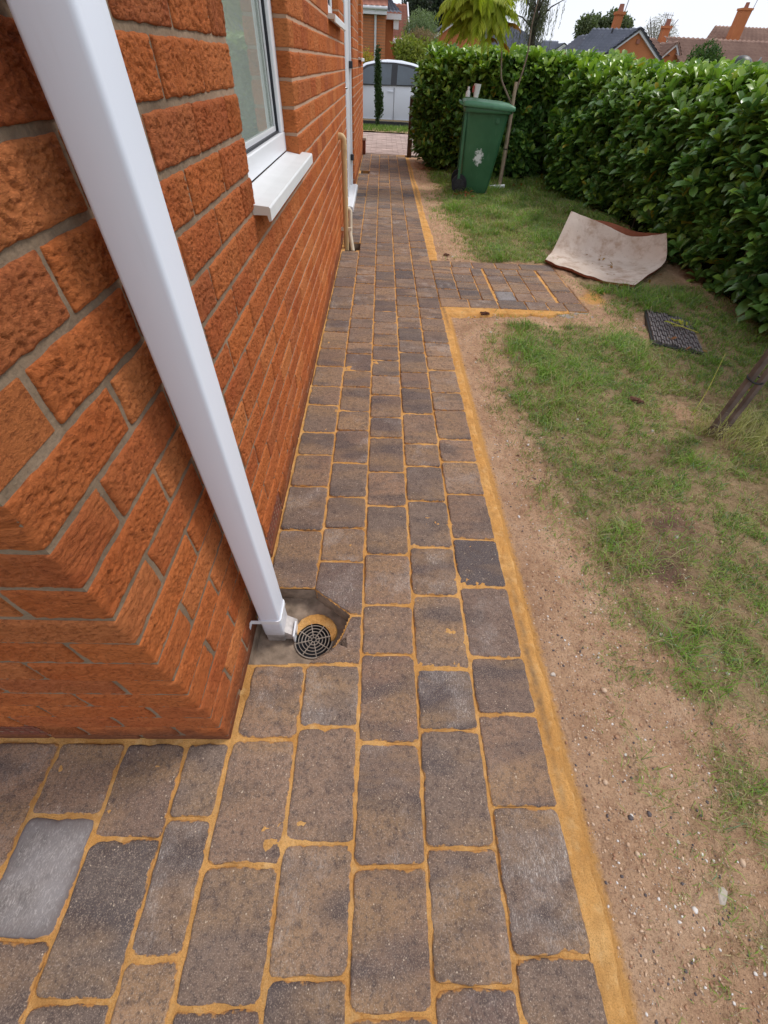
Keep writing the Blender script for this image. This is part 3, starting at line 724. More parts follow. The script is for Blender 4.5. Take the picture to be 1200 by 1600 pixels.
# ------------------------------------------------------------------ gully with grate
def gully():
    gxc, gyc, zf = -0.171, 0.537, -0.070
    floor_z = -0.072
    th = np.linspace(0, 2*math.pi, 97)[:-1]
    def ray_out(a):
        best = 9; d = (math.cos(a), math.sin(a))
        for i in range(len(HOLE1)):
            x0, y0 = HOLE1[i]; x1, y1 = HOLE1[(i+1) % len(HOLE1)]
            ex, ey = x1-x0, y1-y0; det = d[0]*(-ey)-(-ex)*d[1]
            if abs(det) < 1e-9: continue
            t = ((x0-gxc)*(-ey)-(-ex)*(y0-gyc))/det; u = (d[0]*(y0-gyc)-d[1]*(x0-gxc))/det
            if t > 0 and -1e-6 <= u <= 1+1e-6: best = min(best, t)
        return best
    R = np.array([ray_out(a) for a in th]); R0 = 0.0595
    V = []; W = []; nr = 14
    for k in range(nr):
        f = k/(nr-1)
        rr = R0+(np.maximum(R+0.006, R0+0.002)-R0)*f
        V.append(np.stack([gxc+rr*np.cos(th), gyc+rr*np.sin(th), floor_z+0*th], -1))
    V = np.array(V); n = len(th)
    V[..., 2] += (fbm(V[..., 0]*40, V[..., 1]*40, 0, 7, 3)-0.5)*0.012*np.linspace(0.2, 1, nr)[:, None]
    V[..., 2] += 0.01*np.linspace(0, 1, nr)[:, None]
    f = np.array([(k*n+i, k*n+(i+1) % n, (k+1)*n+(i+1) % n, (k+1)*n+i) for k in range(nr-1) for i in range(n)])
    g = mesh_np('gully', V.reshape(-1, 3), [f], M['concrete'], smooth=True, attrs=None, origin=(gxc, gyc, 0))
    props(g, 'round plastic drain gully grate sunk in a cut hole beneath the white downpipe', 'drain')
    # walls of the hole
    mb = MB(); P = HOLE1
    for i in range(len(P)):
        a = P[i]; b = P[(i+1) % len(P)]
        mb.add([(a[0], a[1], -0.09), (b[0], b[1], -0.09), (b[0], b[1], -0.006), (a[0], a[1], -0.006)], [(3, 2, 1, 0)])
    mb.build('side_wall', M['concrete'], g)
    # orange sand heaped round the far side of the grate
    us = np.linspace(0, 1, 10); ang = np.linspace(math.radians(-5), math.radians(165), 60)
    U, A = np.meshgrid(us, ang, indexing='ij'); wdt = 0.035*np.sin((A-ang[0])/(ang[-1]-ang[0])*math.pi)**0.6+0.004*fbm(A*6, A*0, 0, 2, 3)
    rr = 0.052+U*wdt; X = gxc+rr*np.cos(A); Y = gyc+rr*np.sin(A); Z = floor_z+0.0055+0.012*U-0.02*sstep(0.75, 1, U)+(fbm(X*120, Y*120, 0, 4, 2)-0.5)*0.006
    o = mesh_np('loose_sand', np.stack([X, Y, Z], -1).reshape(-1, 3), [grid_faces(10, 60)], M['sand'], g, smooth=True, attrs={'dirt': np.zeros(600)})
    # shaft
    mb = MB(); k = 32; vs = []
    for z in (-0.071, -0.116):
        for j in range(k): a = 2*math.pi*j/k; vs.append((gxc+0.058*math.cos(a), gyc+0.058*math.sin(a), z))
    mb.add(vs, [(j, k+j, k+(j+1) % k, (j+1) % k) for j in range(k)], 0, True); mb.add(vs[k:], [tuple(range(k))])
    mb.build('shaft', M['gasket'], g)
    mb = MB()
    def ring(r0, r1, z0, z1, k=48):
        vs = []
        for j in range(k):
            a = 2*math.pi*j/k; c, s = math.cos(a), math.sin(a)
            vs += [(gxc+r0*c, gyc+r0*s, z0), (gxc+r0*c, gyc+r0*s, z1), (gxc+r1*c, gyc+r1*s, z1), (gxc+r1*c, gyc+r1*s, z0)]
        fs = []
        for j in range(k):
            n_ = (j+1) % k
            for q in range(4): fs.append((j*4+q, j*4+(q+1) % 4, n_*4+(q+1) % 4, n_*4+q))
        mb.add(vs, fs)
    for r in (0.006, 0.0155, 0.0255, 0.0355, 0.0455): ring(r, r+0.0019, -0.072, -0.0668)
    ring(0.0555, 0.0590, -0.074, -0.0672)
    for j in range(8):
        a = math.pi*j/4+0.25; c, s = math.cos(a), math.sin(a); w = 0.0012
        r0 = 0.006 if j % 2 == 0 else 0.006
        p = [(gxc+r0*c-s*w, gyc+r0*s+c*w), (gxc+r0*c+s*w, gyc+r0*s-c*w), (gxc+0.055*c+s*w, gyc+0.055*s-c*w), (gxc+0.055*c-s*w, gyc+0.055*s+c*w)]
        mb.prism(p, 2, -0.0715, -0.0662)
    mb.build('grate', M['grate'], g)
gully()
def pit(poly, label):
    cx = sum(p[0] for p in poly)/4; cy = sum(p[1] for p in poly)/4
    mb = MB(); z0 = -0.112
    for i in range(4):
        a = poly[i]; b = poly[(i+1) % 4]
        mb.add([(a[0], a[1], z0), (b[0], b[1], z0), (b[0], b[1], -0.004), (a[0], a[1], -0.004)], [(3, 2, 1, 0)])
    mb.add([(p[0], p[1], z0) for p in poly], [(0, 1, 2, 3)])
    o = mb.build('drain_pit', M['concrete'], None, origin=(cx, cy, 0)); props(o, label, 'drain')
    # dark outlet in the pit
    m2 = MB(); m2.tube([(cx, cy, z0+0.001), (cx, cy, z0+0.03)], [0.055, 0.055], 20); m2.tube([(cx, cy, z0+0.0305), (cx, cy, z0+0.031)], [0.047, 0.047], 20, 1)
    m2.build('outlet', [M['grate'], M['black']], o)
pit(HOLE2, 'square hole in the path where the cream waste pipes end')
pit(HOLE3, 'narrow dark slot in the path near the far end of the house')

# ------------------------------------------------------------------ house
HOUSE_END = 10.0; TOPZ = 2.55
house = thing('brick_house', (WX, WY, 0), 'orange rustic brick house with white windows along the path', 'house')
# openings: y0, y1, z0, z1
OPEN = [(1.338, 2.200, 0.846, 1.996), (3.84, 4.735, 1.296, 2.1), (5.30, 6.72, -0.2, 2.1), (8.22, 9.30, 1.146, 2.2)]
def core():
    mb = MB(); xo = WX-0.0016; xi = -0.62
    ycuts = sorted(set([WY+0.2802, HOUSE_END] + [v for o in OPEN for v in (o[0]-0.004, o[1]+0.004)]))
    for a, b in zip(ycuts, ycuts[1:]):
        m = (a+b)/2; op = [o for o in OPEN if o[0]-0.004 <= m <= o[1]+0.004]
        if not op: mb.box(xi, xo, a, b, -0.3, TOPZ)
        else:
            o = op[0]
            if o[2] > 0: mb.box(xi, xo, a, b, -0.3, o[2]-0.004)
            mb.box(xi, xo, a, b, o[3], TOPZ)
    # front wall
    mb.box(-5.0, xo, WY+0.0016, WY+0.28, -0.3, TOPZ)
    # inner linings: back of rooms
    mb.box(-5.0, -4.8, WY+0.28, HOUSE_END, -0.3, TOPZ)
    mb.box(-5.0, xo, HOUSE_END-0.0, HOUSE_END+0.1, -0.3, TOPZ)
    w = mb.build('wall', M['mortar'], house); return w
wallcore = core()
def brick_mesh(seed, L=0.2075, D=0.1025, H=0.0665, cell=0.0021):
    nx, ny, nz = 12, int(L/cell), int(H/cell)
    g = [np.linspace(-D/2, D/2, nx+1), np.linspace(-L/2, L/2, ny+1), np.linspace(-H/2, H/2, nz+1)]
    idx = {}; P = []
    def vid(i, j, k):
        key = (i, j, k)
        if key not in idx: idx[key] = len(P); P.append((g[0][i], g[1][j], g[2][k]))
        return idx[key]
    F = []
    for j in range(ny):
        for k in range(nz):
            F.append((vid(nx, j, k), vid(nx, j+1, k), vid(nx, j+1, k+1), vid(nx, j, k+1)))
    F += [(vid(0, 0, 0), vid(0, 0, nz), vid(0, ny, nz), vid(0, ny, 0))]
    for i in range(nx):
        for k in range(nz):
            F.append((vid(i, 0, k), vid(i+1, 0, k), vid(i+1, 0, k+1), vid(i, 0, k+1)))
            F.append((vid(i, ny, k), vid(i, ny, k+1), vid(i+1, ny, k+1), vid(i+1, ny, k)))
    for i in range(nx):
        for j in range(ny):
            F.append((vid(i, j, nz), vid(i+1, j, nz), vid(i+1, j+1, nz), vid(i, j+1, nz)))
            F.append((vid(i, j, 0), vid(i, j+1, 0), vid(i+1, j+1, 0), vid(i+1, j, 0)))
    P = np.array(P); r = 0.0022
    half = np.array([D/2, L/2, H/2]); q = np.clip(P, -(half-r), half-r); d = P-q; ln = np.linalg.norm(d, axis=1, keepdims=True)+1e-9
    nrm = d/ln; P2 = q+nrm*r
    # drag-faced rustic relief: short wavy ridges running along the brick
    s = P2
    wx = s[:, 0]+s[:, 1]; o = seed*13.7
    warp = fbm(wx*30+o, s[:, 2]*30, s[:, 0]*20, seed, 2)
    a = fbm(wx*95+o, s[:, 2]*235+warp*9, s[:, 0]*60, seed+3, 2)
    a2 = fbm(wx*210+o, s[:, 2]*330+warp*9, s[:, 0]*90, seed+5, 2)
    b = fbm(wx*28+o, s[:, 2]*45, s[:, 0]*25, seed+7, 2)
    rid = 1-np.abs(2*a-1)
    h = (rid-0.60)*0.0078 + (a2-0.5)*0.0038 + (b-0.5)*0.0042 - 0.0004
    h = np.clip(h+0.0012, -0.0004, 0.0036)
    ey = half[1]-np.abs(s[:, 1]); ez = half[2]-np.abs(s[:, 2]); ed = np.where(np.abs(nrm[:, 1]) > 0.8, ez, np.minimum(ey, ez))
    h = h*sstep(-0.001, 0.007, ed+0.003*(b-0.5))
    topbot = (np.abs(nrm[:, 2]) > 0.85); h = np.where(topbot, (b-0.5)*0.002, h)
    edge = fbm(wx*40+o, s[:, 2]*40, s[:, 0]*40, seed+11, 2)
    P2 = P2+nrm*h[:, None]
    P2[:, 1] += np.sign(s[:, 1])*sstep(half[1]-0.02, half[1], np.abs(s[:, 1]))*(edge-0.47)*0.005
    P2[:, 2] += np.sign(s[:, 2])*sstep(half[2]-0.012, half[2], np.abs(s[:, 2]))*(fbm(wx*55+o, s[:, 0]*40, np.sign(s[:, 2])*3.0, seed+13, 2)-0.48)*0.004
    me = bpy.data.meshes.new('brick'); me.from_pydata([tuple(p) for p in P2], [], F)
    me.polygons.foreach_set('use_smooth', np.ones(len(F), bool)); me.materials.append(M['brick']); return me
BM = [brick_mesh(s) for s in range(7)]
def courses():
    out = []; MOD = 0.2175; BL = 0.2075; BD = 0.1025; k = -2
    while True:
        z0 = 0.0958+0.075*k+0.0048; z1 = z0+0.0654
        if z0 > TOPZ: break
        odd = k % 2 != 0
        # side wall
        y = WY if odd else WY+0.1125-0.1125+0.1025+0.0075
        if odd: y0 = WY
        else: y0 = WY+0.1125
        if not odd: out.append(('F', WX-BL, WX, z0, z1, k))      # corner brick laid along the front
        while y0 < HOUSE_END-0.02:
            out.append(('S', y0, min(y0+BL, HOUSE_END), z0, z1, k)); y0 += MOD
        x1 = WX-BD-0.010 if odd else WX-MOD
        while x1 > -2.2:
            out.append(('F', x1-BL, x1, z0, z1, k)); x1 -= MOD
        k += 1
    return out
pieces = []
VENT_S = (0.805, 1.012); VENT_F = (-0.965, -0.757)
for w, a, b, z0, z1, k in courses():
    if w == 'S':
        segs = [(a, b)]
        for (oy0, oy1, oz0, oz1) in OPEN:
            if z1 > oz0+0.002 and z0 < oz1-0.02:
                ns = []
                for s0, s1 in segs:
                    if s1 <= oy0 or s0 >= oy1: ns.append((s0, s1)); continue
                    if s0 < oy0: ns.append((s0, oy0))
                    if s1 > oy1: ns.append((oy1, s1))
                segs = ns
        if k == -1:
            ns = []
            for s0, s1 in segs:
                v0, v1 = VENT_S[0]-0.006, VENT_S[1]+0.006
                if s1 <= v0 or s0 >= v1: ns.append((s0, s1)); continue
                if s0 < v0: ns.append((s0, v0))
                if s1 > v1: ns.append((v1, s1))
            segs = ns
        for (oy0, oy1, oz0, oz1) in OPEN:
            if z1 > oz0+0.002 and z0 < oz1-0.02:
                segs = [(oy1 if oy1 <= s0 < oy1+0.075 else s0, oy0 if oy0-0.075 < s1 <= oy0 else s1) for s0, s1 in segs if not (s1 <= oy1+0.06 and s0 >= oy1-0.001) and not (s0 >= oy0-0.06 and s1 <= oy0+0.001)]
        for s0, s1 in segs:
            if s1-s0 > 0.012: pieces.append(('S', s0, s1, z0, z1))
    else:
        segs = [(a, b)]
        if k == -1:
            v0, v1 = VENT_F[0]-0.006, VENT_F[1]+0.006; ns = []
            for s0, s1 in segs:
                if s1 <= v0 or s0 >= v1: ns.append((s0, s1)); continue
                if s0 < v0: ns.append((s0, v0))
                if s1 > v1: ns.append((v1, s1))
            segs = ns
        for s0, s1 in segs:
            if s1-s0 > 0.012: pieces.append(('F', s0, s1, z0, z1))
def rank(p):
    w, a, b, z0, z1 = p; m = (a+b)/2; z = (z0+z1)/2
    if w == 'S':
        P = Vector((WX, m, z))
        lim = 1.02+0.16*max(0, min(m, 2.0)) 
        bad = z > 1.32 or z < 0
    else:
        P = Vector((m, WY, z)); bad = z < 0 or m < -1.0-0.0 or z > 1.0
    d = (P-Vector((0, 0, CAM_H))); L = d.length
    dirn = d/L; ff = dirn.dot(fwd); ux = dirn.dot(rgt)/max(ff, 1e-3); vy = dirn.dot(upv)/max(ff, 1e-3)
    if ff < 0.05 or abs(ux) > 1.08 or abs(vy) > 1.42: bad = True
    return (1 if bad else 0, L)
pieces.sort(key=rank)
NEAR, REST = pieces[:298], pieces[298:]
for i, (w, a, b, z0, z1) in enumerate(NEAR):
    o = bpy.data.objects.new('brick', BM[(i*5+int(z0*97)) % len(BM)]); COL.objects.link(o); o.parent = wallcore
    zc = (z0+z1)/2; m = (a+b)/2; s = (b-a)/0.2075; pr = random.uniform(-0.0003, 0.0014)
    if w == 'S': P = Vector((WX-0.05125+pr, m, zc)); o.rotation_euler = (0, 0, 0)
    else: P = Vector((m, WY+0.05125-pr, zc)); o.rotation_euler = (0, 0, -math.pi/2)
    if random.random() < 0.5 and w == 'S' and s > 0.98 and a > WY+0.02: o.rotation_euler = (math.pi, 0, 0)
    o.location = P-Vector((WX, WY, 0)); o.scale = (1, s, (z1-z0)/0.0665)
mb = MB(); tone = []
for (w, a, b, z0, z1) in REST:
    pr = random.uniform(-0.001, 0.0015)
    n0 = len(mb.v)
    if w == 'S': mb.box(WX-0.1025, WX+pr+0.0012, a, b, z0, z1, 0, 0.003)
    else: mb.box(a, b, WY-pr-0.0012, WY+0.1025, z0, z1, 0, 0.003)
    tone += [random.random()]*(len(mb.v)-n0)
o = mesh_np('brickwork', np.array(mb.v), mb.f, M['brick_far'], wallcore, attrs={'tone': np.array(tone)}); o['kind'] = 'stuff'

def window(y0, y1, z0, z1, sill_y0, sill_y1, near=True, xf=-0.385):
    fw = 0.058
    mb = MB()
    x1 = xf; x0 = xf-0.06
    mb.box(x0, x1, y0+0.004, y1-0.004, z0, z0+fw, 0, 0.003)
    mb.box(x0, x1, y0+0.004, y1-0.004, z1-fw, z1, 0, 0.003)
    mb.box(x0, x1-0.0004, y0+0.004, y0+0.004+fw, z0+fw, z1-fw, 0, 0.003)
    mb.box(x0, x1-0.0004, y1-0.004-fw, y1-0.004, z0+fw, z1-fw, 0, 0.003)
    # stepped glazing bead
    b = 0.006; xi = x1-0.012; f2 = fw+b; b2 = 0.013; xj = x1-0.022
    mb.box(x0+0.033, xj, y0+f2, y1-f2, z0+f2, z0+f2+b2); mb.box(x0+0.033, xj, y0+f2, y1-f2, z1-f2-b2, z1-f2)
    mb.box(x0+0.033, xj-0.0005, y0+f2, y0+f2+b2, z0+f2+b2, z1-f2-b2); mb.box(x0+0.033, xj-0.0005, y1-f2-b2, y1-f2, z0+f2+b2, z1-f2-b2)
    mb.box(x0, xi, y0+fw, y1-fw, z0+fw, z0+fw+b, 1); mb.box(x0, xi, y0+fw, y1-fw, z1-fw-b, z1-fw, 1)
    mb.box(x0, xi-0.0005, y0+fw, y0+fw+b, z0+fw+b, z1-fw-b, 1); mb.box(x0, xi-0.0005, y1-fw-b, y1-fw, z0+fw+b, z1-fw-b, 1)
    w = mb.build('window', [M['upvc'], M['gasket']], house)
    p = MB(); p.box(x0+0.022, x0+0.032, y0+fw, y1-fw, z0+fw, z1-fw); p.build('pane', M['glass'], w)
    # sill, with a drip nose
    s = MB(); xo = WX+0.046
    top_b, top_f = z0-0.0015, z0-0.012
    prof = [(xf+0.0005, top_b), (WX+0.002, top_f+0.002), (xo-0.003, top_f-0.001), (xo, top_f-0.005), (xo, top_f-0.032), (xo-0.007, top_f-0.034), (xo-0.010, top_f-0.020), (WX+0.002, top_f-0.020), (xf+0.0005, top_f-0.016)]
    if near: prof = [(a, c) for a, c in prof]
    s.prism(prof, 1, sill_y0, sill_y1)
    s.f[0:2] = s.f[0:2]; 
    sl = s.build('sill', [M['sill'], M['sill_end']], w)
    sl.data.polygons[0].material_index = 1
    return w
window(1.338, 2.200, 0.872, 1.996, 1.318, 2.27)
window(3.84, 4.735, 1.322, 2.1, 3.80, 4.80, False)
window(8.22, 9.30, 1.172, 2.2, 8.18, 9.36, False)
# rooms behind the panes: back wall and curtain
mb = MB(); mb.box(-1.9, -1.85, 0.6, 3.2, 0.2, 2.4); mb.box(-1.85, -0.62, 0.58, 0.6, 0.2, 2.4); mb.box(-1.85, -0.62, 3.2, 3.22, 0.2, 2.4); mb.box(-1.85, -0.62, 0.6, 3.2, 0.18, 0.2); mb.build('room_lining', M['room'], house)
mb = MB()
cp = [(1.93+0.27*i/24, -0.50+0.012*math.sin(i*1.3)) for i in range(25)]
mb.prism([(x, y) for y, x in cp]+[(x-0.004, y) for y, x in cp[::-1]], 2, 0.93, 1.95, 0, True); mb.build('curtain', M['curtain'], house)
# door: reveal, leaf, threshold
mb = MB(); mb.box(-0.43, -0.378, 5.36, 6.65, 0.06, 2.1, 0, 0.004)
mb.box(-0.43, -0.356, 6.655, 6.717, 0.05, 2.1, 0, 0.004); mb.box(-0.43, -0.3565, 5.303, 5.36, 0.05, 2.1, 0, 0.004); mb.box(-0.3779, -0.366, 5.95, 6.05, 0.06, 2.1, 0, 0.002)
dr = mb.build('door', M['upvc'], house)
mb = MB(); mb.box(-0.377, -0.372, 5.45, 5.9, 0.9, 1.95); mb.build('pane', M['car_glass'], dr)
mb = MB(); mb.box(-0.3775, -0.338, 6.60, 6.652, 1.07, 1.125, 0, 0.003); mb.box(-0.3775, -0.338, 6.60, 6.652, 0.30, 0.355, 0, 0.003); mb.build('hinge', M['gasket'], dr)
mb = MB(); mb.tube([(-0.377, 5.62, 0.95), (-0.350, 5.62, 0.95), (-0.350, 5.74, 0.95)], 0.009, 8); mb.build('handle', M['chrome'], dr)
mb = MB(); mb.prism([(-0.42, 0.055), (-0.315, 0.050), (-0.296, 0.040), (-0.294, -0.002), (-0.42, -0.002)], 1, 5.50, 6.74); mb.build('threshold', M['upvc'], dr)
# air bricks
def vent(name_loc, side):
    mb = MB(); z0, z1 = 0.0250, 0.0915
    a, b = side; n = 9; rows = 3
    def bx(u0, u1, z_0, z_1, d0, d1, mi=0):
        if name_loc == 'S': mb.box(WX-d1, WX-d0, u0, u1, z_0, z_1, mi)
        else: mb.box(u0, u1, WY+d0, WY+d1, z_0, z_1, mi)
    bx(a, b, z0, z1, 0.03, 0.06, 1)
    bx(a, b, z0, z0+0.009, -0.001, 0.03); bx(a, b, z1-0.009, z1, -0.001, 0.03)
    st = (z1-z0-0.018)/rows
    for r in range(1, rows): bx(a, b, z0+0.009+st*r-0.003, z0+0.009+st*r+0.003, 0.0, 0.03)
    for i in range(n+1):
        u = a+(b-a)*i/n; bx(max(a, u-0.005), min(b, u+0.005), z0+0.009, z1-0.009, 0.0005, 0.03)
    o = mb.build('air_brick', [M['terracotta'], M['black']], house)
vent('S', VENT_S); vent('F', VENT_F)
# downpipe
def downpipe():
    x0, x1, y0, y1 = -0.3115, -0.2535, 0.530, 0.597; r = 0.007
    def prof(g=0.0):
        pts = []
        for cx, cy, a0 in ((x1-r, y0+r, -90), (x1-r, y1-r, 0), (x0+r, y1-r, 90), (x0+r, y0+r, 180)):
            for t in (0, 22.5, 45, 67.5, 90):
                a = math.radians(a0+t); pts.append((cx+(r+g)*math.cos(a), cy+(r+g)*math.sin(a)))
        return pts
    mb = MB(); mb.prism(prof(), 2, -0.024, 2.5, 0, True); dp = mb.build('downpipe', M['pipe_white'], house)
    mb = MB(); mb.prism(prof(-0.002), 2, -0.066, -0.0235, 0, True)
    mb.prism([(x1-0.004, -0.062), (x1+0.028, -0.066), (x1+0.028, -0.040), (x1-0.004, -0.012)], 1, y0+0.006, y1-0.006)
    mb.build('shoe', M['upvc_dirty'], dp)
    mb = MB(); mb.box(x1+0.024, x1+0.0295, y0-0.003, y1-0.02, -0.064, -0.024, 0, 0.001); mb.box(x1+0.0296, x1+0.0300, y0+0.010, y0+0.020, -0.052, -0.036, 1); mb.build('outlet_rim', [M['upvc'], M['black']], dp)
    # strap
    zb = 0.052; mb = MB(); g = 0.0035
    zf = lambda x, y: zb
    P0 = prof(0.0005); P1 = prof(g)
    n = len(P0); 
    vs = [(p[0], p[1], zb) for p in P0]+[(p[0], p[1], zb) for p in P1]+[(p[0], p[1], zb+0.016) for p in P1]+[(p[0], p[1], zb+0.016) for p in P0]
    fs = []
    for i in range(n):
        j = (i+1) % n
        for a, b in ((0, 1), (1, 2), (2, 3), (3, 0)): fs.append((a*n+i, b*n+i, b*n+j, a*n+j))
    mb.add(vs, fs)
    mb.box(WX+0.001, x0-0.002, y1-0.016, y1-0.012, zb, zb+0.016)
    mb.box(WX-0.002, x0+0.002, y0-0.0035, y0-0.0003, zb+0.001, zb+0.015)
    mb.box(WX-0.001, WX+0.004, y0-0.020, y0-0.0005, zb-0.002, zb+0.015)
    mb.build('bracket', M['upvc'], dp)
downpipe()
# cream waste pipes
mb = MB(); ex = -0.300
def arc(c, r, a0, a1, ax, n=7):
    pts = []
    for i in range(n):
        a = math.radians(a0+(a1-a0)*i/(n-1)); pts.append((c[0]+(r*math.cos(a) if ax == 'x' else 0), c[1]+(r*math.cos(a) if ax == 'y' else 0), c[2]+r*math.sin(a)))
    return pts
mb.tube([(WX-0.01, 4.24, 0.735)]+[(WX+0.012, 4.24, 0.735)]+arc((-0.318, 4.24, 0.710), 0.025, 90, 0, 'x')+[(-0.293, 4.24, -0.12)], 0.021, 14)
mb.tube([(-0.293, 4.24, 0.655), (-0.293, 4.24, 0.69)], 0.0245, 14)
wp = mb.build('waste_pipe', M['cream_pipe'], house)
mb = MB(); mb.tube([(-0.300, 4.40, 0.245), (-0.272, 4.40, 0.245), (-0.262, 4.395, 0.235), (-0.262, 4.38, 0.12), (-0.262, 4.34, 0.07), (-0.225, 4.24, -0.10)], 0.0175, 12); mb.tube([(-0.30, 4.36, 0.262), (-0.30, 4.36, 0.264)], 0.001, 4); mb.build('branch_pipe', M['cream_pipe2'], wp)
mb = MB(); mb.box(WX, -0.245, 4.232, 4.250, 0.12, 0.145, 0, 0.002); mb.build('clip', M['cream_pipe2'], wp)
# eaves and roof (out of the frame, so the house is whole)
mb = MB(); mb.box(-5.2, -0.10, 0.0, HOUSE_END+0.3, TOPZ, TOPZ+0.16); mb.prism([(-5.2, TOPZ+0.16), (-0.05, TOPZ+0.16), (-2.6, TOPZ+1.7)], 1, 0.0, HOUSE_END+0.3, 1); mb.build('roof', [M['white_paint'], M['tile_brown']], house)
mb = MB(); mb.tube([(-0.05, 0.0, TOPZ+0.12), (-0.05, HOUSE_END+0.3, TOPZ+0.12)], 0.055, 12); mb.tube([(-0.283, 0.563, 2.49), (-0.06, 0.563, TOPZ+0.1)], 0.03, 8); mb.build('gutter', M['white_paint'], house)
# small capped pier at the far corner of the house
pier = thing('low_pier', (-0.30, 9.9, 0), 'low dark brick stub with a pale cap at the far corner of the house', 'pier')
mb = MB(); mb.box(-0.336, -0.285, 9.72, 9.98, 0.0, 0.19, 0, 0.004); mb.build('shaft', M['terracotta'], pier)
mb = MB(); mb.box(-0.336, -0.272, 9.70, 10.0, 0.19, 0.225, 0, 0.005); mb.build('cap', M['stone'], pier)

# ------------------------------------------------------------------ foliage helpers
def leaf_geo(cols=3):
    """unit leaf along +Y, folded along the midrib; returns verts, quads"""
    ys = [0.0, 0.16, 0.48, 0.82, 1.0]; ws = [0.05, 0.28, 0.48, 0.46, 0.07]
    zs = [0.0, 0.03, 0.05, 0.02, -0.04]
    V = []
    for y, w, z in zip(ys, ws, zs): V += [(-w/2*1.0, y, z+w*0.22), (0, y, z), (w/2, y, z+w*0.22)]
    F = []
    for i in range(4):
        F += [(i*3, i*3+1, i*3+4, i*3+3), (i*3+1, i*3+2, i*3+5, i*3+4)]
    return np.array(V), np.array(F)
LV, LF = leaf_geo()
def scatter_leaves(P, D, N, size, col, V0=LV, F0=LF, width=1.0):
    """P base points, D directions, N approximate upward normals"""
    n = len(P); D = D/np.linalg.norm(D, axis=1, keepdims=True)
    X = np.cross(D, N); X /= (np.linalg.norm(X, axis=1, keepdims=True)+1e-9); Z = np.cross(X, D)
    V = P[:, None, :] + size[:, None, None]*(V0[None, :, 0:1]*width*X[:, None, :]+V0[None, :, 1:2]*D[:, None, :]+V0[None, :, 2:3]*Z[:, None, :])
    F = F0[None]+(np.arange(n)*len(V0))[:, None, None]
    C = np.repeat(col[:, None, :], len(V0), 1)
    return V.reshape(-1, 3), F.reshape(-1, F0.shape[1]), C.reshape(-1, 3)
def rnd_unit(n):
    v = RNG.normal(size=(n, 3)); return v/np.linalg.norm(v, axis=1, keepdims=True)
def sprig_leaves(SP, SD, k, lsize, colf, spread=0.95):
    """whorls of k leaves round each sprig point"""
    n = len(SP); SD = SD/np.linalg.norm(SD, axis=1, keepdims=True)
    A = np.cross(SD, rnd_unit(n)); A /= np.linalg.norm(A, axis=1, keepdims=True); B = np.cross(SD, A)
    Ps, Ds, Ns, Sz, Cs = [], [], [], [], []
    for j in range(k):
        ang = 2.4*j+RNG.uniform(-0.3, 0.3, n); t = j/(k-1)
        tilt = (0.50+spread*(1-t))*RNG.uniform(0.8, 1.15, n)
        R = A*np.cos(ang)[:, None]+B*np.sin(ang)[:, None]
        d = SD*np.cos(tilt)[:, None]+R*np.sin(tilt)[:, None]; d[:, 2] += 0.10
        Ps.append(SP-SD*(0.055*(1-t))[None] if False else SP-SD*0.055*(1-t)); Ds.append(d)
        nn = SD*1.0+np.array([0, 0, 0.55])-0.0*R; Ns.append(nn)
        sz = lsize*RNG.uniform(0.7, 1.2, n)*(0.75+0.4*math.sin(math.pi*min(1, t+0.2))); Sz.append(sz)
        Cs.append(colf(n, t, SP))
    return np.vstack(Ps), np.vstack(Ds), np.vstack(Ns), np.concatenate(Sz), np.vstack(Cs)
def lerp(a, b, t): return np.asarray(a)[None]*(1-t[:, None])+np.asarray(b)[None]*t[:, None]
def laurel_col(n, t, SP):
    h = np.clip(SP[:, 2]/1.3, 0, 1); r = RNG.random(n)
    young = np.clip((h-0.62)/0.38, 0, 1)*1.0*RNG.random(n)+0.45*(r > 0.84)
    if t > 0.7: young = young*1.25
    base = lerp((0.068, 0.155, 0.040), (0.18, 0.33, 0.070), r)
    c = base*(1-np.clip(young, 0, 1)[:, None])+np.array((0.36, 0.50, 0.06))[None]*np.clip(young, 0, 1)[:, None]
    yel = RNG.random(n) < 0.006; c[yel] = (0.45, 0.36, 0.05)
    return c

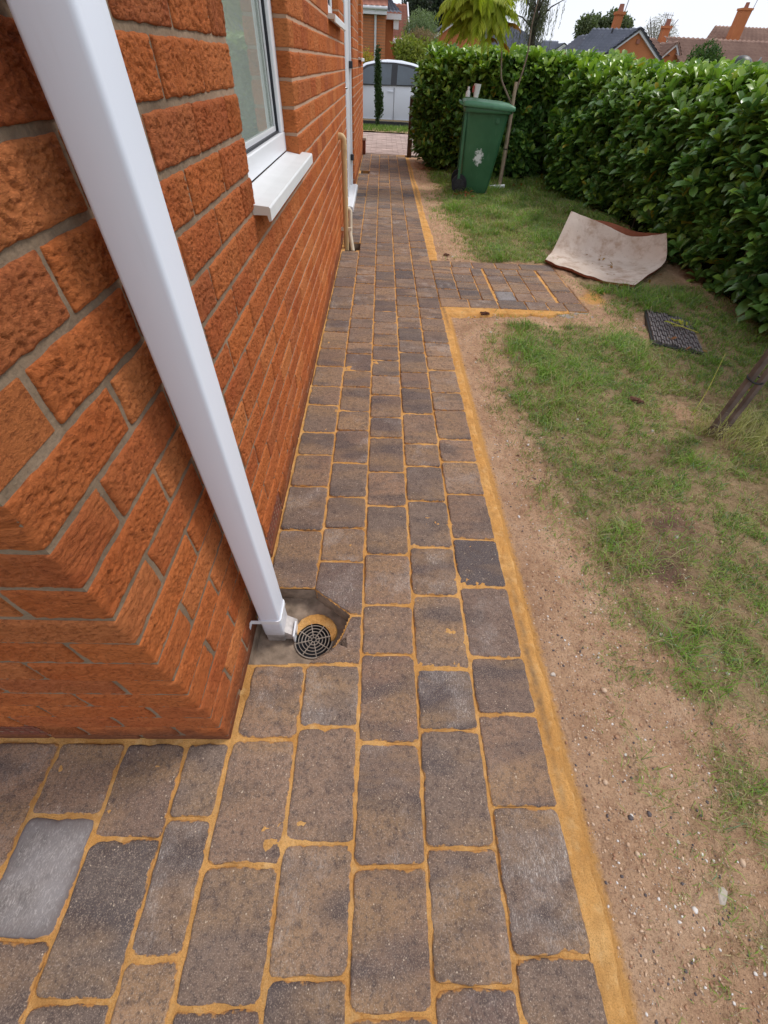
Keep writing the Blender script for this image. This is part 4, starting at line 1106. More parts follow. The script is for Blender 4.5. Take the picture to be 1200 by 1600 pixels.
# ------------------------------------------------------------------ hedges
def hedge(name, line, ztop, thick, label, per_m, seed, single=0, side_in=True):
    """line: face polyline at the ground, walked so that the hedge body lies on its left"""
    P = np.array(line, float); seg = np.linalg.norm(np.diff(P, axis=0), axis=1); cum = np.concatenate([[0], np.cumsum(seg)])
    org = (P[0][0], P[0][1], 0)
    h = thing(name, org, label, 'hedge')
    n = int(per_m*cum[-1])
    s = RNG.uniform(0, cum[-1], n)
    def at(s):
        i = np.clip(np.searchsorted(cum, s)-1, 0, len(seg)-1); t = (s-cum[i])/seg[i]
        p = P[i]*(1-t)[:, None]+P[i+1]*t[:, None]; d = (P[i+1]-P[i])/seg[i][:, None]
        nrm = np.stack([d[:, 1], -d[:, 0]], -1)     # outward (to the right of travel)
        return p, nrm
    p, nr = at(s)
    zt = ztop(p[:, 0], p[:, 1]) if callable(ztop) else ztop
    face = RNG.random(n) < 0.74
    z = np.where(face, RNG.random(n)**0.85*zt, zt)
    dep = np.where(face, 0, RNG.uniform(0, thick, n))
    bulge = 0.10*np.sin(np.clip(z/zt, 0, 1)*math.pi*0.9)+ (fbm(s*2.6, z*3.2, 0, seed, 3)-0.5)*0.42*np.where(face, 1, 0) - 0.10*(z < 0.12)
    roundoff = np.where(face, -0.14*sstep(0.86, 1.0, z/zt), 0)
    zz = z + np.where(face, 0, (fbm(p[:, 0]*4, p[:, 1]*4, dep*3, seed+1, 3)-0.5)*0.14)
    jit = RNG.uniform(-0.17, 0.03, n)
    off = bulge+roundoff+jit*np.where(face, 1, 0)
    SP = np.stack([p[:, 0]+nr[:, 0]*(off-dep), p[:, 1]+nr[:, 1]*(off-dep), zz+np.where(face, 0, jit*0.6)], -1)
    SP[:, 2] = np.maximum(SP[:, 2], 0.03)
    SD = np.stack([nr[:, 0], nr[:, 1], np.full(n, 0.95)], -1)*np.where(face, 1, 0.25)[:, None]
    SD[:, 2] += np.where(face, 0.35*np.clip(z/zt, 0, 1), 1.0); SD += RNG.normal(size=(n, 3))*0.30
    lp, ld, ln, ls, lc = sprig_leaves(SP, SD, 7, 0.110, laurel_col)
    if single:
        cp = np.array([0, 0, CAM_H]); dist = np.linalg.norm(lp-cp, axis=1)
        v = lp-cp; f3 = np.array(fwd); ff = v@f3; ux = (v@np.array(rgt))/ff; vy = (v@np.array(upv))/ff
        vis = (ff > 0) & (np.abs(ux) < 0.93) & (np.abs(vy) < 1.25)
        offr = np.concatenate([off]*7)
        score = dist-1.6*np.clip(offr+0.05, -0.2, 0.3) + np.where(vis, 0, 50)
        idx = np.argsort(score)[:single]
        me = bpy.data.meshes.new('leaf'); me.from_pydata([tuple(v) for v in LV], [], [tuple(f) for f in LF])
        me.polygons.foreach_set('use_smooth', np.ones(len(LF), bool)); me.materials.append(M['leaf_one'])
        for i in idx:
            d = Vector(ld[i]).normalized(); x = d.cross(Vector(ln[i])).normalized(); zv = x.cross(d)
            o = bpy.data.objects.new('leaf', me); COL.objects.link(o); o.parent = h; sc = ls[i]
            o.matrix_local = Matrix(((x.x*sc, d.x*sc, zv.x*sc, lp[i][0]-org[0]), (x.y*sc, d.y*sc, zv.y*sc, lp[i][1]-org[1]), (x.z*sc, d.z*sc, zv.z*sc, lp[i][2]), (0, 0, 0, 1)))
        m = np.ones(len(lp), bool); m[idx] = False
        lp, ld, ln, ls, lc = lp[m], ld[m], ln[m], ls[m], lc[m]
    V, F, C = scatter_leaves(lp, ld, ln, ls, lc)
    o = mesh_np('foliage', V, [F], M['leaf'], h, smooth=True, attrs={'col': C}); o['kind'] = 'stuff'
    # solid core, its near-black colour standing in for shade among the leaves
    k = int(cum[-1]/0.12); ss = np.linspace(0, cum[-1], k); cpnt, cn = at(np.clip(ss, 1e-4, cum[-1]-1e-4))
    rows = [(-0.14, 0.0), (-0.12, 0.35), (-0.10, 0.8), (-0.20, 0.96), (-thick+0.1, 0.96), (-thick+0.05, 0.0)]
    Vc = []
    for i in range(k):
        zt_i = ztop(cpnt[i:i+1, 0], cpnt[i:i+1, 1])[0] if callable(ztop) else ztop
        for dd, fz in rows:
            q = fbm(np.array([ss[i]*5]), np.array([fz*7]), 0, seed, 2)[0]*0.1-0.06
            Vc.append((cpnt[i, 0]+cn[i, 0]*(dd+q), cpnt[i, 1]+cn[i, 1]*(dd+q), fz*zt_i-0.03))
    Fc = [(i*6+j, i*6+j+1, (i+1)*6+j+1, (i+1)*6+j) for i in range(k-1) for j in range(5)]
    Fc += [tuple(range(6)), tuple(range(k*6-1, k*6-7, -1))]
    mesh_np('shade_core', np.array(Vc), Fc, M['hedge_core'], h)
    # stems at the foot
    mb = MB()
    for i in range(int(cum[-1]*5)):
        a = RNG.uniform(0, cum[-1]); q, nn = at(np.array([a])); off_ = RNG.uniform(-0.25, -0.08)
        x, y = q[0]+nn[0]*off_; mb.tube([(x, y, -0.02), (x+RNG.uniform(-.05, .05), y+RNG.uniform(-.05, .05), 0.4)], 0.009, 5, cap=False)
    mb.build('stem', M['bark_dark'], h)['kind'] = 'stuff'
    return h
zt_side = lambda x, y: 1.135+0.012*np.clip(y-3.5, 0, 4)+0*x
hedge('laurel_hedge', [(3.1, -1.3), (2.72, 0.2), (2.55, 1.2), (2.50, 2.3), (2.54, 2.9), (2.60, 3.8), (2.62, 4.8), (2.60, 5.8), (2.42, 6.9)][::-1] if False else
      [(2.62, 7.9), (2.34, 7.1), (2.60, 5.9), (2.64, 4.8), (2.62, 3.8), (2.56, 2.9), (2.52, 2.3), (2.56, 1.2), (2.72, 0.2), (3.1, -1.3)],
      zt_side, 1.0, 'long glossy laurel hedge down the right side of the lawn', 560, 101, single=298)
hedge('laurel_hedge', [(0.76, 9.6), (0.66, 8.75), (1.05, 8.25), (1.7, 7.85), (3.2, 7.65)],
      1.255, 0.9, 'darker laurel hedge across the far end of the lawn behind the green bin', 620, 202)

# ------------------------------------------------------------------ lawn
def blades(P, hgt, wid, lean, col, azr=None):
    n = len(P); az = RNG.uniform(0, 2*math.pi, n) if azr is None else azr
    side = np.stack([np.cos(az), np.sin(az), 0*az], -1); la = RNG.uniform(0, 2*math.pi, n)
    ld = np.stack([np.cos(la), np.sin(la), 0*la], -1)*lean[:, None]
    up = np.array([0, 0, 1.0])[None]
    b = P; m = P+up*(hgt*0.6)[:, None]+ld*(hgt*0.35)[:, None]; t = P+up*(hgt*np.clip(1-0.35*lean, 0.25, 1))[:, None]+ld*hgt[:, None]
    w = (side*(wid/2)[:, None])
    V = np.stack([b-w, b+w, m+w*0.8, m-w*0.8, t], 1).reshape(-1, 3); k = np.arange(n)*5
    F4 = np.stack([k, k+1, k+2, k+3], -1); F3 = np.stack([k+3, k+2, k+4], -1)
    return V, F4, F3, np.repeat(col, 5, 0)
def lawn():
    N = 760000
    # more blades per area close to the camera
    y = -1.0+9.6*RNG.random(N)**1.7; x = XR+0.10+2.35*RNG.random(N)
    g = grass_mask(x, y); g = g*(0.10+0.90*sstep(0.36, 0.60, fbm(x*26, y*26, 0, 303, 2)))*(0.5+0.5*sstep(0.38, 0.55, fbm(x*8, y*8, 0, 305, 3)))
    k = (RNG.random(N) < g*0.95+0.012) & ~in_stub(x, y, 0.02) & ~((x > 1.75) & (x < 2.1) & (y > 2.4) & (y < 2.95) & (np.abs((x-1.93)) < 0.14)) & ~((x > 1.55) & (y > 3.5) & (y < 4.35) & (x > 3.35-0.5*y+0.05))
    x, y = x[k], y[k]; n = len(x); z = soil_h(x, y)-0.003
    gm = grass_mask(x, y)
    h = (0.011+0.024*RNG.random(n))*(0.55+0.75*gm)*(1+0.15*np.clip(y, 0, 6)); w = 0.0013+0.0010*RNG.random(n)+0.0005*np.clip(y, 0, 8)
    r = RNG.random(n); patch = fbm(x*3, y*3, 0, 77, 3); cl = sstep(0.52, 0.70, fbm(x*4.5, y*4.5, 0, 177, 3)); h = h*(0.75+1.1*cl)
    c = lerp((0.12, 0.20, 0.030), (0.30, 0.44, 0.085), r); c = c*(0.72+0.6*patch)[:, None]; c = c*(1-0.5*cl[:, None])+0.5*cl[:, None]*np.array((0.24, 0.42, 0.06))[None]
    dry = RNG.random(n) < (0.16+0.25*(patch > 0.56)); c[dry] = lerp((0.36, 0.28, 0.13), (0.50, 0.42, 0.24), RNG.random(dry.sum()))
    blu = (RNG.random(n) < 0.18) & ~dry; c[blu] = lerp((0.12, 0.19, 0.09), (0.22, 0.32, 0.18), RNG.random(blu.sum()))
    V, F4, F3, C = blades(np.stack([x, y, z], -1), h, w, RNG.uniform(0.5, 1.9, n), c)
    o = mesh_np('grass', V, [F4, F3], M['grass'], attrs={'col': C}); o['kind'] = 'stuff'; o['label'] = 'patchy thin lawn grass over sandy soil'
    print('grass blades', n)
lawn()
# verge grass in front of the car
def verge():
    gx_ = xs_range(-3.0, 1.9, 0.1); gy_ = xs_range(13.2, 14.9, 0.1)
    X, Y = np.meshgrid(gx_, gy_, indexing='ij')
    edge = 13.35-0.35*(X+0.3)
    Z = 0.02-0.3*sstep(14.3, 14.9, Y)+(fbm(X*3, Y*3, 0, 5, 2)-0.5)*0.05
    Y = np.maximum(Y, 13.12+0*X)
    o = mesh_np('verge', np.stack([X, Y, Z], -1).reshape(-1, 3), [grid_faces(len(gx_), len(gy_))], M['soil'], smooth=True, attrs={'grass': np.full(X.size, 0.75), 'damp': np.zeros(X.size)}); props(o, kind='structure')
    n = 9000; x = RNG.uniform(-3.0, 1.9, n); y = RNG.uniform(13.2, 14.6, n); z = 0.02-0.3*sstep(14.3, 14.9, y)
    c = lerp((0.08, 0.15, 0.03), (0.20, 0.30, 0.06), RNG.random(n))
    V, F4, F3, C = blades(np.stack([x, y, z], -1), RNG.uniform(0.03, 0.09, n), np.full(n, 0.010), RNG.uniform(0.2, 1, n), c)
    o = mesh_np('grass', V, [F4, F3], M['grass'], attrs={'col': C}); o['kind'] = 'stuff'; o['label'] = 'green verge grass between the pink paving and the car'
verge()
mb = MB(); mb.box(-40, 40, 14.95, 22.0, -0.35, -0.30); mb.build('road', M['asphalt'], kind='structure')

# tufts: long dry grass round the stake
def tuft(cx, cy, n, h0, h1, spread, cols, lean, name, label, cat, org=True):
    a = RNG.uniform(0, 2*math.pi, n); r = spread*np.sqrt(RNG.random(n)); x = cx+r*np.cos(a); y = cy+r*np.sin(a)
    c = lerp(cols[0], cols[1], RNG.random(n))
    V, F4, F3, C = blades(np.stack([x, y, soil_h(x, y)-0.004], -1), RNG.uniform(h0, h1, n), RNG.uniform(0.0016, 0.003, n), RNG.uniform(lean*0.4, lean*1.4, n), c)
    o = mesh_np(name, V, [F4, F3], M['grass'], attrs={'col': C}, origin=(cx, cy, 0)); props(o, label, cat); return o
tuft(1.78, 1.50, 420, 0.08, 0.22, 0.17, ((0.36, 0.36, 0.12), (0.62, 0.56, 0.30)), 0.9, 'dry_grass_tuft', 'long straw coloured grass clump right of the stake foot', 'grass clump')
tuft(1.60, 1.60, 90, 0.06, 0.16, 0.07, ((0.42, 0.38, 0.14), (0.62, 0.55, 0.30)), 1.0, 'dry_grass_tuft', 'small dry grass clump left of the stake foot', 'grass clump')
mb = MB(); mb.tube([(1.60, 1.72, 0.0), (1.66, 1.80, 0.10), (1.74, 1.93, 0.22)], [0.0022, 0.0018, 0.001], 6); mb.build('grass_stalk', M['twig_y'], None, origin=(1.60, 1.72, 0), label='single tall pale grass stalk beside the leaning stake', cat='grass stalk')

# gravel and grit in the soil
def rocks(n, region, size, name='gravel', label=None):
    base = []
    t = (1+5**0.5)/2
    V0 = np.array([(-1, t, 0), (1, t, 0), (-1, -t, 0), (1, -t, 0), (0, -1, t), (0, 1, t), (0, -1, -t), (0, 1, -t), (t, 0, -1), (t, 0, 1), (-t, 0, -1), (-t, 0, 1)])/1.9
    F0 = np.array([(0,11,5),(0,5,1),(0,1,7),(0,7,10),(0,10,11),(1,5,9),(5,11,4),(11,10,2),(10,7,6),(7,1,8),(3,9,4),(3,4,2),(3,2,6),(3,6,8),(3,8,9),(4,9,5),(2,4,11),(6,2,10),(8,6,7),(9,8,1)])
    x, y = region(n); z = soil_h(x, y)
    s = size(n); sc = np.stack([RNG.uniform(0.7, 1.3, n), RNG.uniform(0.6, 1.2, n), RNG.uniform(0.4, 0.8, n)], -1)
    a = RNG.uniform(0, 6.28, n)
    V = V0[None]*sc[:, None]*s[:, None, None]*(1+RNG.uniform(-0.2, 0.2, (n, 12, 1)))
    ca, sa = np.cos(a)[:, None], np.sin(a)[:, None]
    Vx = V[..., 0]*ca-V[..., 1]*sa; Vy = V[..., 0]*sa+V[..., 1]*ca
    V = np.stack([Vx+x[:, None], Vy+y[:, None], V[..., 2]+z[:, None]+(s*0.15)[:, None]], -1)
    F = F0[None]+(np.arange(n)*12)[:, None, None]
    r = RNG.random(n); c = np.where(r[:, None] < 0.45, lerp((0.50, 0.33, 0.21), (0.66, 0.50, 0.37), RNG.random(n)), np.where(r[:, None] < 0.75, lerp((0.33, 0.18, 0.11), (0.45, 0.27, 0.17), RNG.random(n)), np.where(r[:, None] < 0.9, np.array((0.12, 0.10, 0.10)), np.array((0.70, 0.66, 0.62)))))
    o = mesh_np(name, V.reshape(-1, 3), [F.reshape(-1, 3)], M['pebble'], attrs={'col': np.repeat(c, 12, 0)}); o['kind'] = 'stuff'
    if label: o['label'] = label
rocks(24000, lambda n: (XR+0.05+RNG.gamma(1.7, 0.17, n), -0.9+5.5*RNG.random(n)**1.5), lambda n: 0.0009+0.0030*RNG.random(n)**3, 'gravel', 'grit and fine gravel strewn on the bare sandy soil')
rocks(380, lambda n: (0.55+RNG.random(n)**1.2*1.5, -0.6+5*RNG.random(n)), lambda n: 0.0035+0.0055*RNG.random(n)**2, 'gravel', 'small pale pebbles scattered on the soil and thin lawn')
def stone(x, y, sx, sy, sz, label, rz=0.3):
    mb = MB(); k = 7; pts = [(math.cos(2*math.pi*i/k+0.2)*random.uniform(0.75, 1.1), math.sin(2*math.pi*i/k+0.2)*random.uniform(0.75, 1.1)) for i in range(k)]
    c, s = math.cos(rz), math.sin(rz); P = [(x+(p[0]*sx*c-p[1]*sy*s), y+(p[0]*sx*s+p[1]*sy*c)) for p in pts]; z = float(soil_h(np.array([x]), np.array([y]))[0])
    vs = [(p[0], p[1], z-0.004) for p in P]+[(p[0], p[1], z+sz*0.6) for p in P]+[(x+(p[0]-x)*0.7, y+(p[1]-y)*0.7, z+sz) for p in P]
    fs = [(i, (i+1) % k, k+(i+1) % k, k+i) for i in range(k)]+[(k+i, k+(i+1) % k, 2*k+(i+1) % k, 2*k+i) for i in range(k)]+[tuple(range(2*k, 3*k))]
    mb.add(vs, fs); mb.build('stone', M['stone'], None, origin=(x, y, 0), label=label, cat='stone')
stone(0.755, -0.035, 0.020, 0.010, 0.006, 'flat pale slate chip lying on bare soil in the bottom right', 0.9)
stone(1.13, 0.93, 0.010, 0.008, 0.008, 'rounded pale grey pebble on a reddish bare patch in the lawn')
stone(0.90, 0.55, 0.008, 0.007, 0.006, 'largest of the three buff pebbles together at the soil and lawn edge')
stone(0.52, 0.42, 0.008, 0.006, 0.005, 'pinkish pebble right beside the orange sand strip')

# ------------------------------------------------------------------ wheelie bin
bn = thing('wheelie_bin', (1.27, 6.95, 0), 'green wheelie bin with a white paint splash, by the far hedge', 'bin', rz=-0.10)
def local(mb, name, mat, parent, **kw):
    """build with coordinates local to the thing"""
    o = mesh_np(name, np.array(mb.v, float), mb.f, mat, None, mi=mb.m, smooth=mb.sm); o.parent = parent; o.location = (0, 0, 0); ORG[o.name] = np.zeros(3); return props(o, **kw) if kw else o
def bin_():
    def ring(x0, x1, yh, z, r):
        pts = []
        for cx, cy, a0 in ((x1-r, -yh+r, -90), (x1-r, yh-r, 0), (x0+r, yh-r, 90), (x0+r, -yh+r, 180)):
            for t in (0, 30, 60, 90):
                a = math.radians(a0+t); pts.append((cx+r*math.cos(a), cy+r*math.sin(a), z))
        return pts
    mb = MB(); rings = [ring(-0.16, 0.15, 0.19, 0.012, 0.03), ring(-0.17, 0.16, 0.20, 0.04, 0.035), ring(-0.20, 0.175, 0.205, 0.10, 0.035), ring(-0.225, 0.215, 0.225, 0.40, 0.04), ring(-0.235, 0.245, 0.245, 0.66, 0.04), ring(-0.24, 0.26, 0.250, 0.76, 0.04), ring(-0.245, 0.265, 0.255, 0.80, 0.045)]
    k = 16; vs = [p for r in rings for p in r]
    fs = [(i*k+j, i*k+(j+1) % k, (i+1)*k+(j+1) % k, (i+1)*k+j) for i in range(len(rings)-1) for j in range(k)]
    mb.add(vs, fs, 0, True); mb.add(rings[0], [tuple(range(k-1, -1, -1))]); mb.add(rings[-1], [tuple(range(k))])
    # corner ribs at the rear edge
    mb.prism([(-0.245, 0.10), (-0.215, 0.10), (-0.232, 0.78), (-0.262, 0.78)], 1, -0.245, -0.215); mb.prism([(-0.245, 0.10), (-0.215, 0.10), (-0.232, 0.78), (-0.262, 0.78)], 1, 0.215, 0.245)
    local(mb, 'body', M['bin'], bn)
    mb = MB(); R = [ring(-0.27, 0.295, 0.285, 0.775, 0.05), ring(-0.275, 0.30, 0.29, 0.795, 0.05), ring(-0.27, 0.295, 0.285, 0.815, 0.05)]
    vs = [p for r in R for p in r]; mb.add(vs, [(i*k+j, i*k+(j+1) % k, (i+1)*k+(j+1) % k, (i+1)*k+j) for i in range(2) for j in range(k)], 0, True); mb.add(R[0], [tuple(range(k-1, -1, -1))]); mb.add(R[-1], [tuple(range(k))])
    mb.box(0.12, 0.16, -0.262, -0.252, 0.69, 0.735)
    local(mb, 'rim', M['bin'], bn)
    mb = MB(); R = [ring(-0.29, 0.315, 0.30, 0.812, 0.045), ring(-0.295, 0.322, 0.305, 0.818, 0.045), ring(-0.293, 0.318, 0.302, 0.850, 0.045), ring(-0.265, 0.285, 0.272, 0.862, 0.045), ring(-0.20, 0.20, 0.2, 0.872, 0.045)]
    for r in range(len(R)):
        R[r] = [(p[0], p[1], p[2]-(0.045*(p[0]+0.05) if r < 5 else 0)) for p in R[r]]
    vs = [p for r in R for p in r]; mb.add(vs, [(i*k+j, i*k+(j+1) % k, (i+1)*k+(j+1) % k, (i+1)*k+j) for i in range(4) for j in range(k)], 0, True); mb.add(R[0], [tuple(range(k-1, -1, -1))]); mb.add(R[-1], [tuple(range(k))])
    lid = local(mb, 'lid', M['bin_lid'], bn)
    mb = MB(); mb.tube([(-0.262, -0.20, 0.82), (-0.325, -0.20, 0.845), (-0.325, 0.20, 0.845), (-0.262, 0.20, 0.82)], 0.014, 8); local(mb, 'handle', M['bin'], bn)
    for sgn in (-1, 1):
        y0 = sgn*0.215
        mb = MB(); mb.tube([(-0.215, y0-0.026, 0.098), (-0.215, y0+0.026, 0.098)], 0.098, 28); w = local(mb, 'wheel', M['dark_rubber'], bn)
        mb = MB(); ys = y0+sgn*0.027
        mb.tube([(-0.215, ys-0.004, 0.098), (-0.215, ys+0.004, 0.098)], 0.06, 20)
        for q in range(5):
            a = q*1.2566; mb.tube([(-0.215+0.02*math.cos(a), ys+sgn*0.006, 0.098+0.02*math.sin(a)), (-0.215+0.055*math.cos(a), ys+sgn*0.006, 0.098+0.055*math.sin(a))], 0.006, 6)
        local(mb, 'hub', M['black'], w)
    mb = MB(); mb.tube([(-0.215, -0.2, 0.098), (-0.215, 0.2, 0.098)], 0.012, 8); local(mb, 'axle', M['black'], bn)
bin_()
cup = thing('paper_cup', (1.10, 6.98, 0.88), 'white drinks cup standing on the green bin lid', 'cup')
mb = MB(); mb.tube([(1.12, 6.95, 0.888), (1.125, 6.95, 1.00)], [0.028, 0.042], 20); mb.build('body', M['white_cup'], cup)
mb = MB(); mb.tube([(1.075, 6.93, 0.93), (1.078, 6.93, 0.985)], [0.012, 0.012], 8); mb.build('print_patch', M['cup_red'], cup)
bt = thing('plastic_bottle', (1.02, 6.96, 0.88), 'small white bottle standing left of the cup on the bin', 'bottle')
mb = MB(); mb.tube([(1.02, 6.93, 0.892), (1.02, 6.93, 0.93), (1.02, 6.93, 0.945), (1.02, 6.93, 0.95)], [0.026, 0.026, 0.014, 0.012], 14); mb.build('body', M['white_cup'], bt)
mb = MB(); mb.tube([(1.02, 6.93, 0.951), (1.02, 6.93, 0.975)], 0.013, 12); mb.build('cap', M['white_cup'], bt)
mb = MB(); mb.tube([(1.50, 7.05, 0.035), (1.72, 7.12, 0.04)], 0.022, 12); mb.build('plastic_pipe', M['upvc'], None, origin=(1.55, 7.07, 0), label='short white plastic pipe on the grass between bin and stake', cat='pipe')

# ------------------------------------------------------------------ stakes and sumac
st = thing('tree_stake', (1.655, 7.12, 0), 'tall thin pale stake standing right of the green bin', 'stake')
mb = MB(); mb.tube([(1.655, 7.13, -0.05), (1.63, 7.11, 0.5), (1.605, 7.09, 1.03)], [0.021, 0.021, 0.020], 8); mb.build('pole', M['wood_pale'], st)
mb = MB(); mb.tube([(1.635, 7.115, 0.42), (1.635, 7.115, 0.432)], 0.026, 10); mb.build('tie', M['black'], st)
def curve(pts, n=8):
    P = [Vector(p) for p in pts]; out = []
    for i in range(len(P)-1):
        p0, p1, p2, p3 = P[max(i-1, 0)], P[i], P[i+1], P[min(i+2, len(P)-1)]
        for k in range(n):
            t = k/n; out.append(0.5*((2*p1)+(p2-p0)*t+(2*p0-5*p1+4*p2-p3)*t*t+(3*p1-p0-3*p2+p3)*t**3))
    out.append(P[-1]); return out
def pinnate(mbP, base, d, L, nl, col0, col1, leafL, droop=0.6, out=None):
    """one compound leaf: a drooping rachis carrying pairs of leaflets"""
    p = Vector(base); d = Vector(d).normalized(); st_ = L/nl
    for i in range(nl):
        d = (d+Vector((0, 0, -droop/nl))).normalized(); p = p+d*st_
        side = d.cross(Vector((0, 0, 1))).normalized(); t = i/(nl-1)
        for sg in (-1, 1):
            ld = (side*sg*0.8+d*0.55+Vector((0, 0, -0.55))).normalized()
            out['P'].append(tuple(p)); out['D'].append(tuple(ld)); out['N'].append((0, 0, 1)); out['S'].append(leafL*(0.6+0.5*math.sin(math.pi*min(1, t+0.15)))*random.uniform(0.85, 1.15))
            r = random.random(); out['C'].append(tuple(col0[k]*(1-r)+col1[k]*r for k in range(3)))
sm = thing('sumac_tree', (1.66, 7.12, 0), 'young sumac with drooping yellow-green feathery leaves tied to the stake', 'tree')
mb = MB()
mb.tube(curve([(1.675, 7.15, -0.03), (1.655, 7.13, 0.45), (1.625, 7.11, 0.84), (1.60, 7.10, 0.93)], 5), [0.014]*15+[0.013], 8) 
mb.build('trunk', M['bark'], sm)
br = [curve([(1.60, 7.10, 0.84), (1.50, 7.09, 0.95), (1.42, 7.09, 1.05), (1.385, 7.09, 1.18), (1.35, 7.09, 1.30), (1.22, 7.09, 1.42), (1.08, 7.08, 1.50)], 5),
      curve([(1.61, 7.10, 0.90), (1.655, 7.10, 1.10), (1.675, 7.10, 1.28), (1.66, 7.10, 1.5), (1.70, 7.10, 1.75), (1.78, 7.10, 1.95)], 5)]
for b in br:
    mb = MB(); n = len(b); mb.tube(b, [0.011-0.006*i/(n-1) for i in range(n)], 7); mb.build('branch', M['bark'], sm)
D_ = dict(P=[], D=[], N=[], S=[], C=[])
def crown(c, n, L, leafL, g0, g1):
    for i in range(n):
        az = 2*math.pi*i/n*2.618; el = random.uniform(-0.1, 0.95)
        pinnate(None, (c[0]+random.uniform(-.05, .05), c[1]+random.uniform(-.05, .05), c[2]+random.uniform(-0.08, 0.1)), (math.cos(az)*math.cos(el), math.sin(az)*math.cos(el), math.sin(el)), L*random.uniform(0.7, 1.1), 20, g0, g1, leafL, 1.25, D_)
crown((1.10, 7.08, 1.55), 52, 0.46, 0.115, (0.30, 0.36, 0.035), (0.48, 0.50, 0.06))
crown((0.92, 7.05, 1.62), 24, 0.38, 0.11, (0.30, 0.36, 0.035), (0.48, 0.50, 0.06))
crown((1.80, 7.10, 1.98), 10, 0.42, 0.10, (0.30, 0.28, 0.03), (0.42, 0.34, 0.04))
crown((1.33, 7.10, 1.36), 4, 0.20, 0.07, (0.42, 0.14, 0.02), (0.36, 0.26, 0.04))
V, F, C = scatter_leaves(np.array(D_['P']), np.array(D_['D']), np.array(D_['N']), np.array(D_['S']), np.array(D_['C']), width=0.36)
o = mesh_np('foliage', V, [F], M['leaf_soft'], sm, smooth=True, attrs={'col': C}); o['kind'] = 'stuff'

s2 = thing('tree_stake', (1.62, 1.57, 0), 'grooved weathered timber stake with a black tie, at the right edge', 'stake')
mb = MB(); a = (1.615, 1.575); 
def post(x, y, w, lean, h, name, mat):
    m = MB(); k = 12; pts = []
    for t in (0, 0.25, 0.5, 0.75, 1.0):
        pts.append((x+lean[0]*t*h, y+lean[1]*t*h, -0.03+t*(h+0.03)))
    m.tube(pts, w, 6, 0, True, False); return m.build(name, mat, s2)
post(1.622, 1.585, 0.019, (-0.05, -0.02), 1.3, 'post', M['wood'])
post(1.652, 1.560, 0.017, (-0.05, -0.02), 1.3, 'rail', M['wood'])
mb = MB(); mb.tube([(1.597+0.030*math.cos(a)+0.018, 1.566+0.045*math.sin(a)*0.75, 0.285+0.004*math.sin(a)) for a in [i*math.pi/8 for i in range(17)]], 0.0035, 6); mb.build('tie', M['black'], s2)

# ------------------------------------------------------------------ old carpet
CP = np.array([[(1.45, 3.975, 0.020), (1.64, 3.71, 0.016), (1.83, 3.50, 0.016), (1.955, 3.335, 0.055)],
               [(1.52, 4.12, 0.014), (1.78, 4.00, 0.004), (2.02, 3.83, 0.004), (2.20, 3.62, 0.045)],
               [(1.61, 4.285, 0.030), (1.98, 4.25, 0.012), (2.30, 4.10, 0.012), (2.47, 3.93, 0.065)],
               [(1.735, 4.47, 0.275), (2.01, 4.39, 0.215), (2.28, 4.27, 0.150), (2.50, 4.15, 0.215)]])
def catmull(P, t):
    n = P.shape[0]-1; s = t*n; i = np.clip(np.floor(s).astype(int), 0, n-1); f = (s-i)[:, None, None] if P.ndim == 3 else (s-i)[:, None]
    g = lambda k: P[np.clip(k, 0, n)]
    p0, p1, p2, p3 = g(i-1), g(i), g(i+1), g(i+2)
    return 0.5*((2*p1)+(p2-p0)*f+(2*p0-5*p1+4*p2-p3)*f**2+(3*p1-p0-3*p2+p3)*f**3)
def carpet():
    nu, nv = 60, 60; tv = np.linspace(0, 1, nv); tu = np.linspace(0, 1, nu)
    A = catmull(CP, tv)                          # nv,4,3
    B = np.transpose(catmull(np.transpose(A, (1, 0, 2)), tu), (1, 0, 2))   # nv,nu,3
    B[..., 2] += (fbm(B[..., 0]*7, B[..., 1]*7, 0, 4, 3)-0.5)*0.018
    edge = (fbm(tu*14, tu*0, 0, 6, 3)-0.5)*0.035; B[0, :, 1] += edge; B[0, :, 0] += edge*0.5
    th = 0.016; T = B.copy(); T[..., 2] += th
    c = thing('carpet_piece', (1.9, 3.9, 0), 'curled offcut of old carpet, cream backing up, against the hedge', 'carpet')
    f = grid_faces(nv, nu)
    mesh_np('backing', T.reshape(-1, 3), [f], M['carpet'], c, smooth=True)
    Bb = B.reshape(-1, 3); Tt = T.reshape(-1, 3); n = len(Bb)
    id_ = lambda i, j: i*nu+j
    loop = [id_(0, j) for j in range(nu)]+[id_(i, nu-1) for i in range(1, nv)]+[id_(nv-1, j) for j in range(nu-2, -1, -1)]+[id_(i, 0) for i in range(nv-2, 0, -1)]
    fs = [tuple(q) for q in f[:, ::-1]]+[(loop[i], loop[(i+1) % len(loop)], n+loop[(i+1) % len(loop)], n+loop[i]) for i in range(len(loop))]
    Tt2 = Tt.copy(); Tt2[:, 2] -= 0.002
    mesh_np('pile', np.vstack([Bb, Tt2]), fs, M['pile'], c)
    # back flap showing the rust coloured pile beyond the raised edge
    us = np.linspace(0.2, 0.98, 30); P0 = catmull(CP[3], us); k = 8; V = []
    for q in range(k):
        t = q/(k-1); lift = 0.05*math.sin(t*math.pi*0.5)
        W = P0.copy(); W[:, 0] += 0.13*t*0.55; W[:, 1] += 0.12*t; W[:, 2] += -0.02+lift*np.sin((us-0.2)/0.78*math.pi); V.append(W)
    mesh_np('flap', np.array(V).reshape(-1, 3), [grid_faces(k, 30)], M['pile'], c, smooth=True)
carpet()

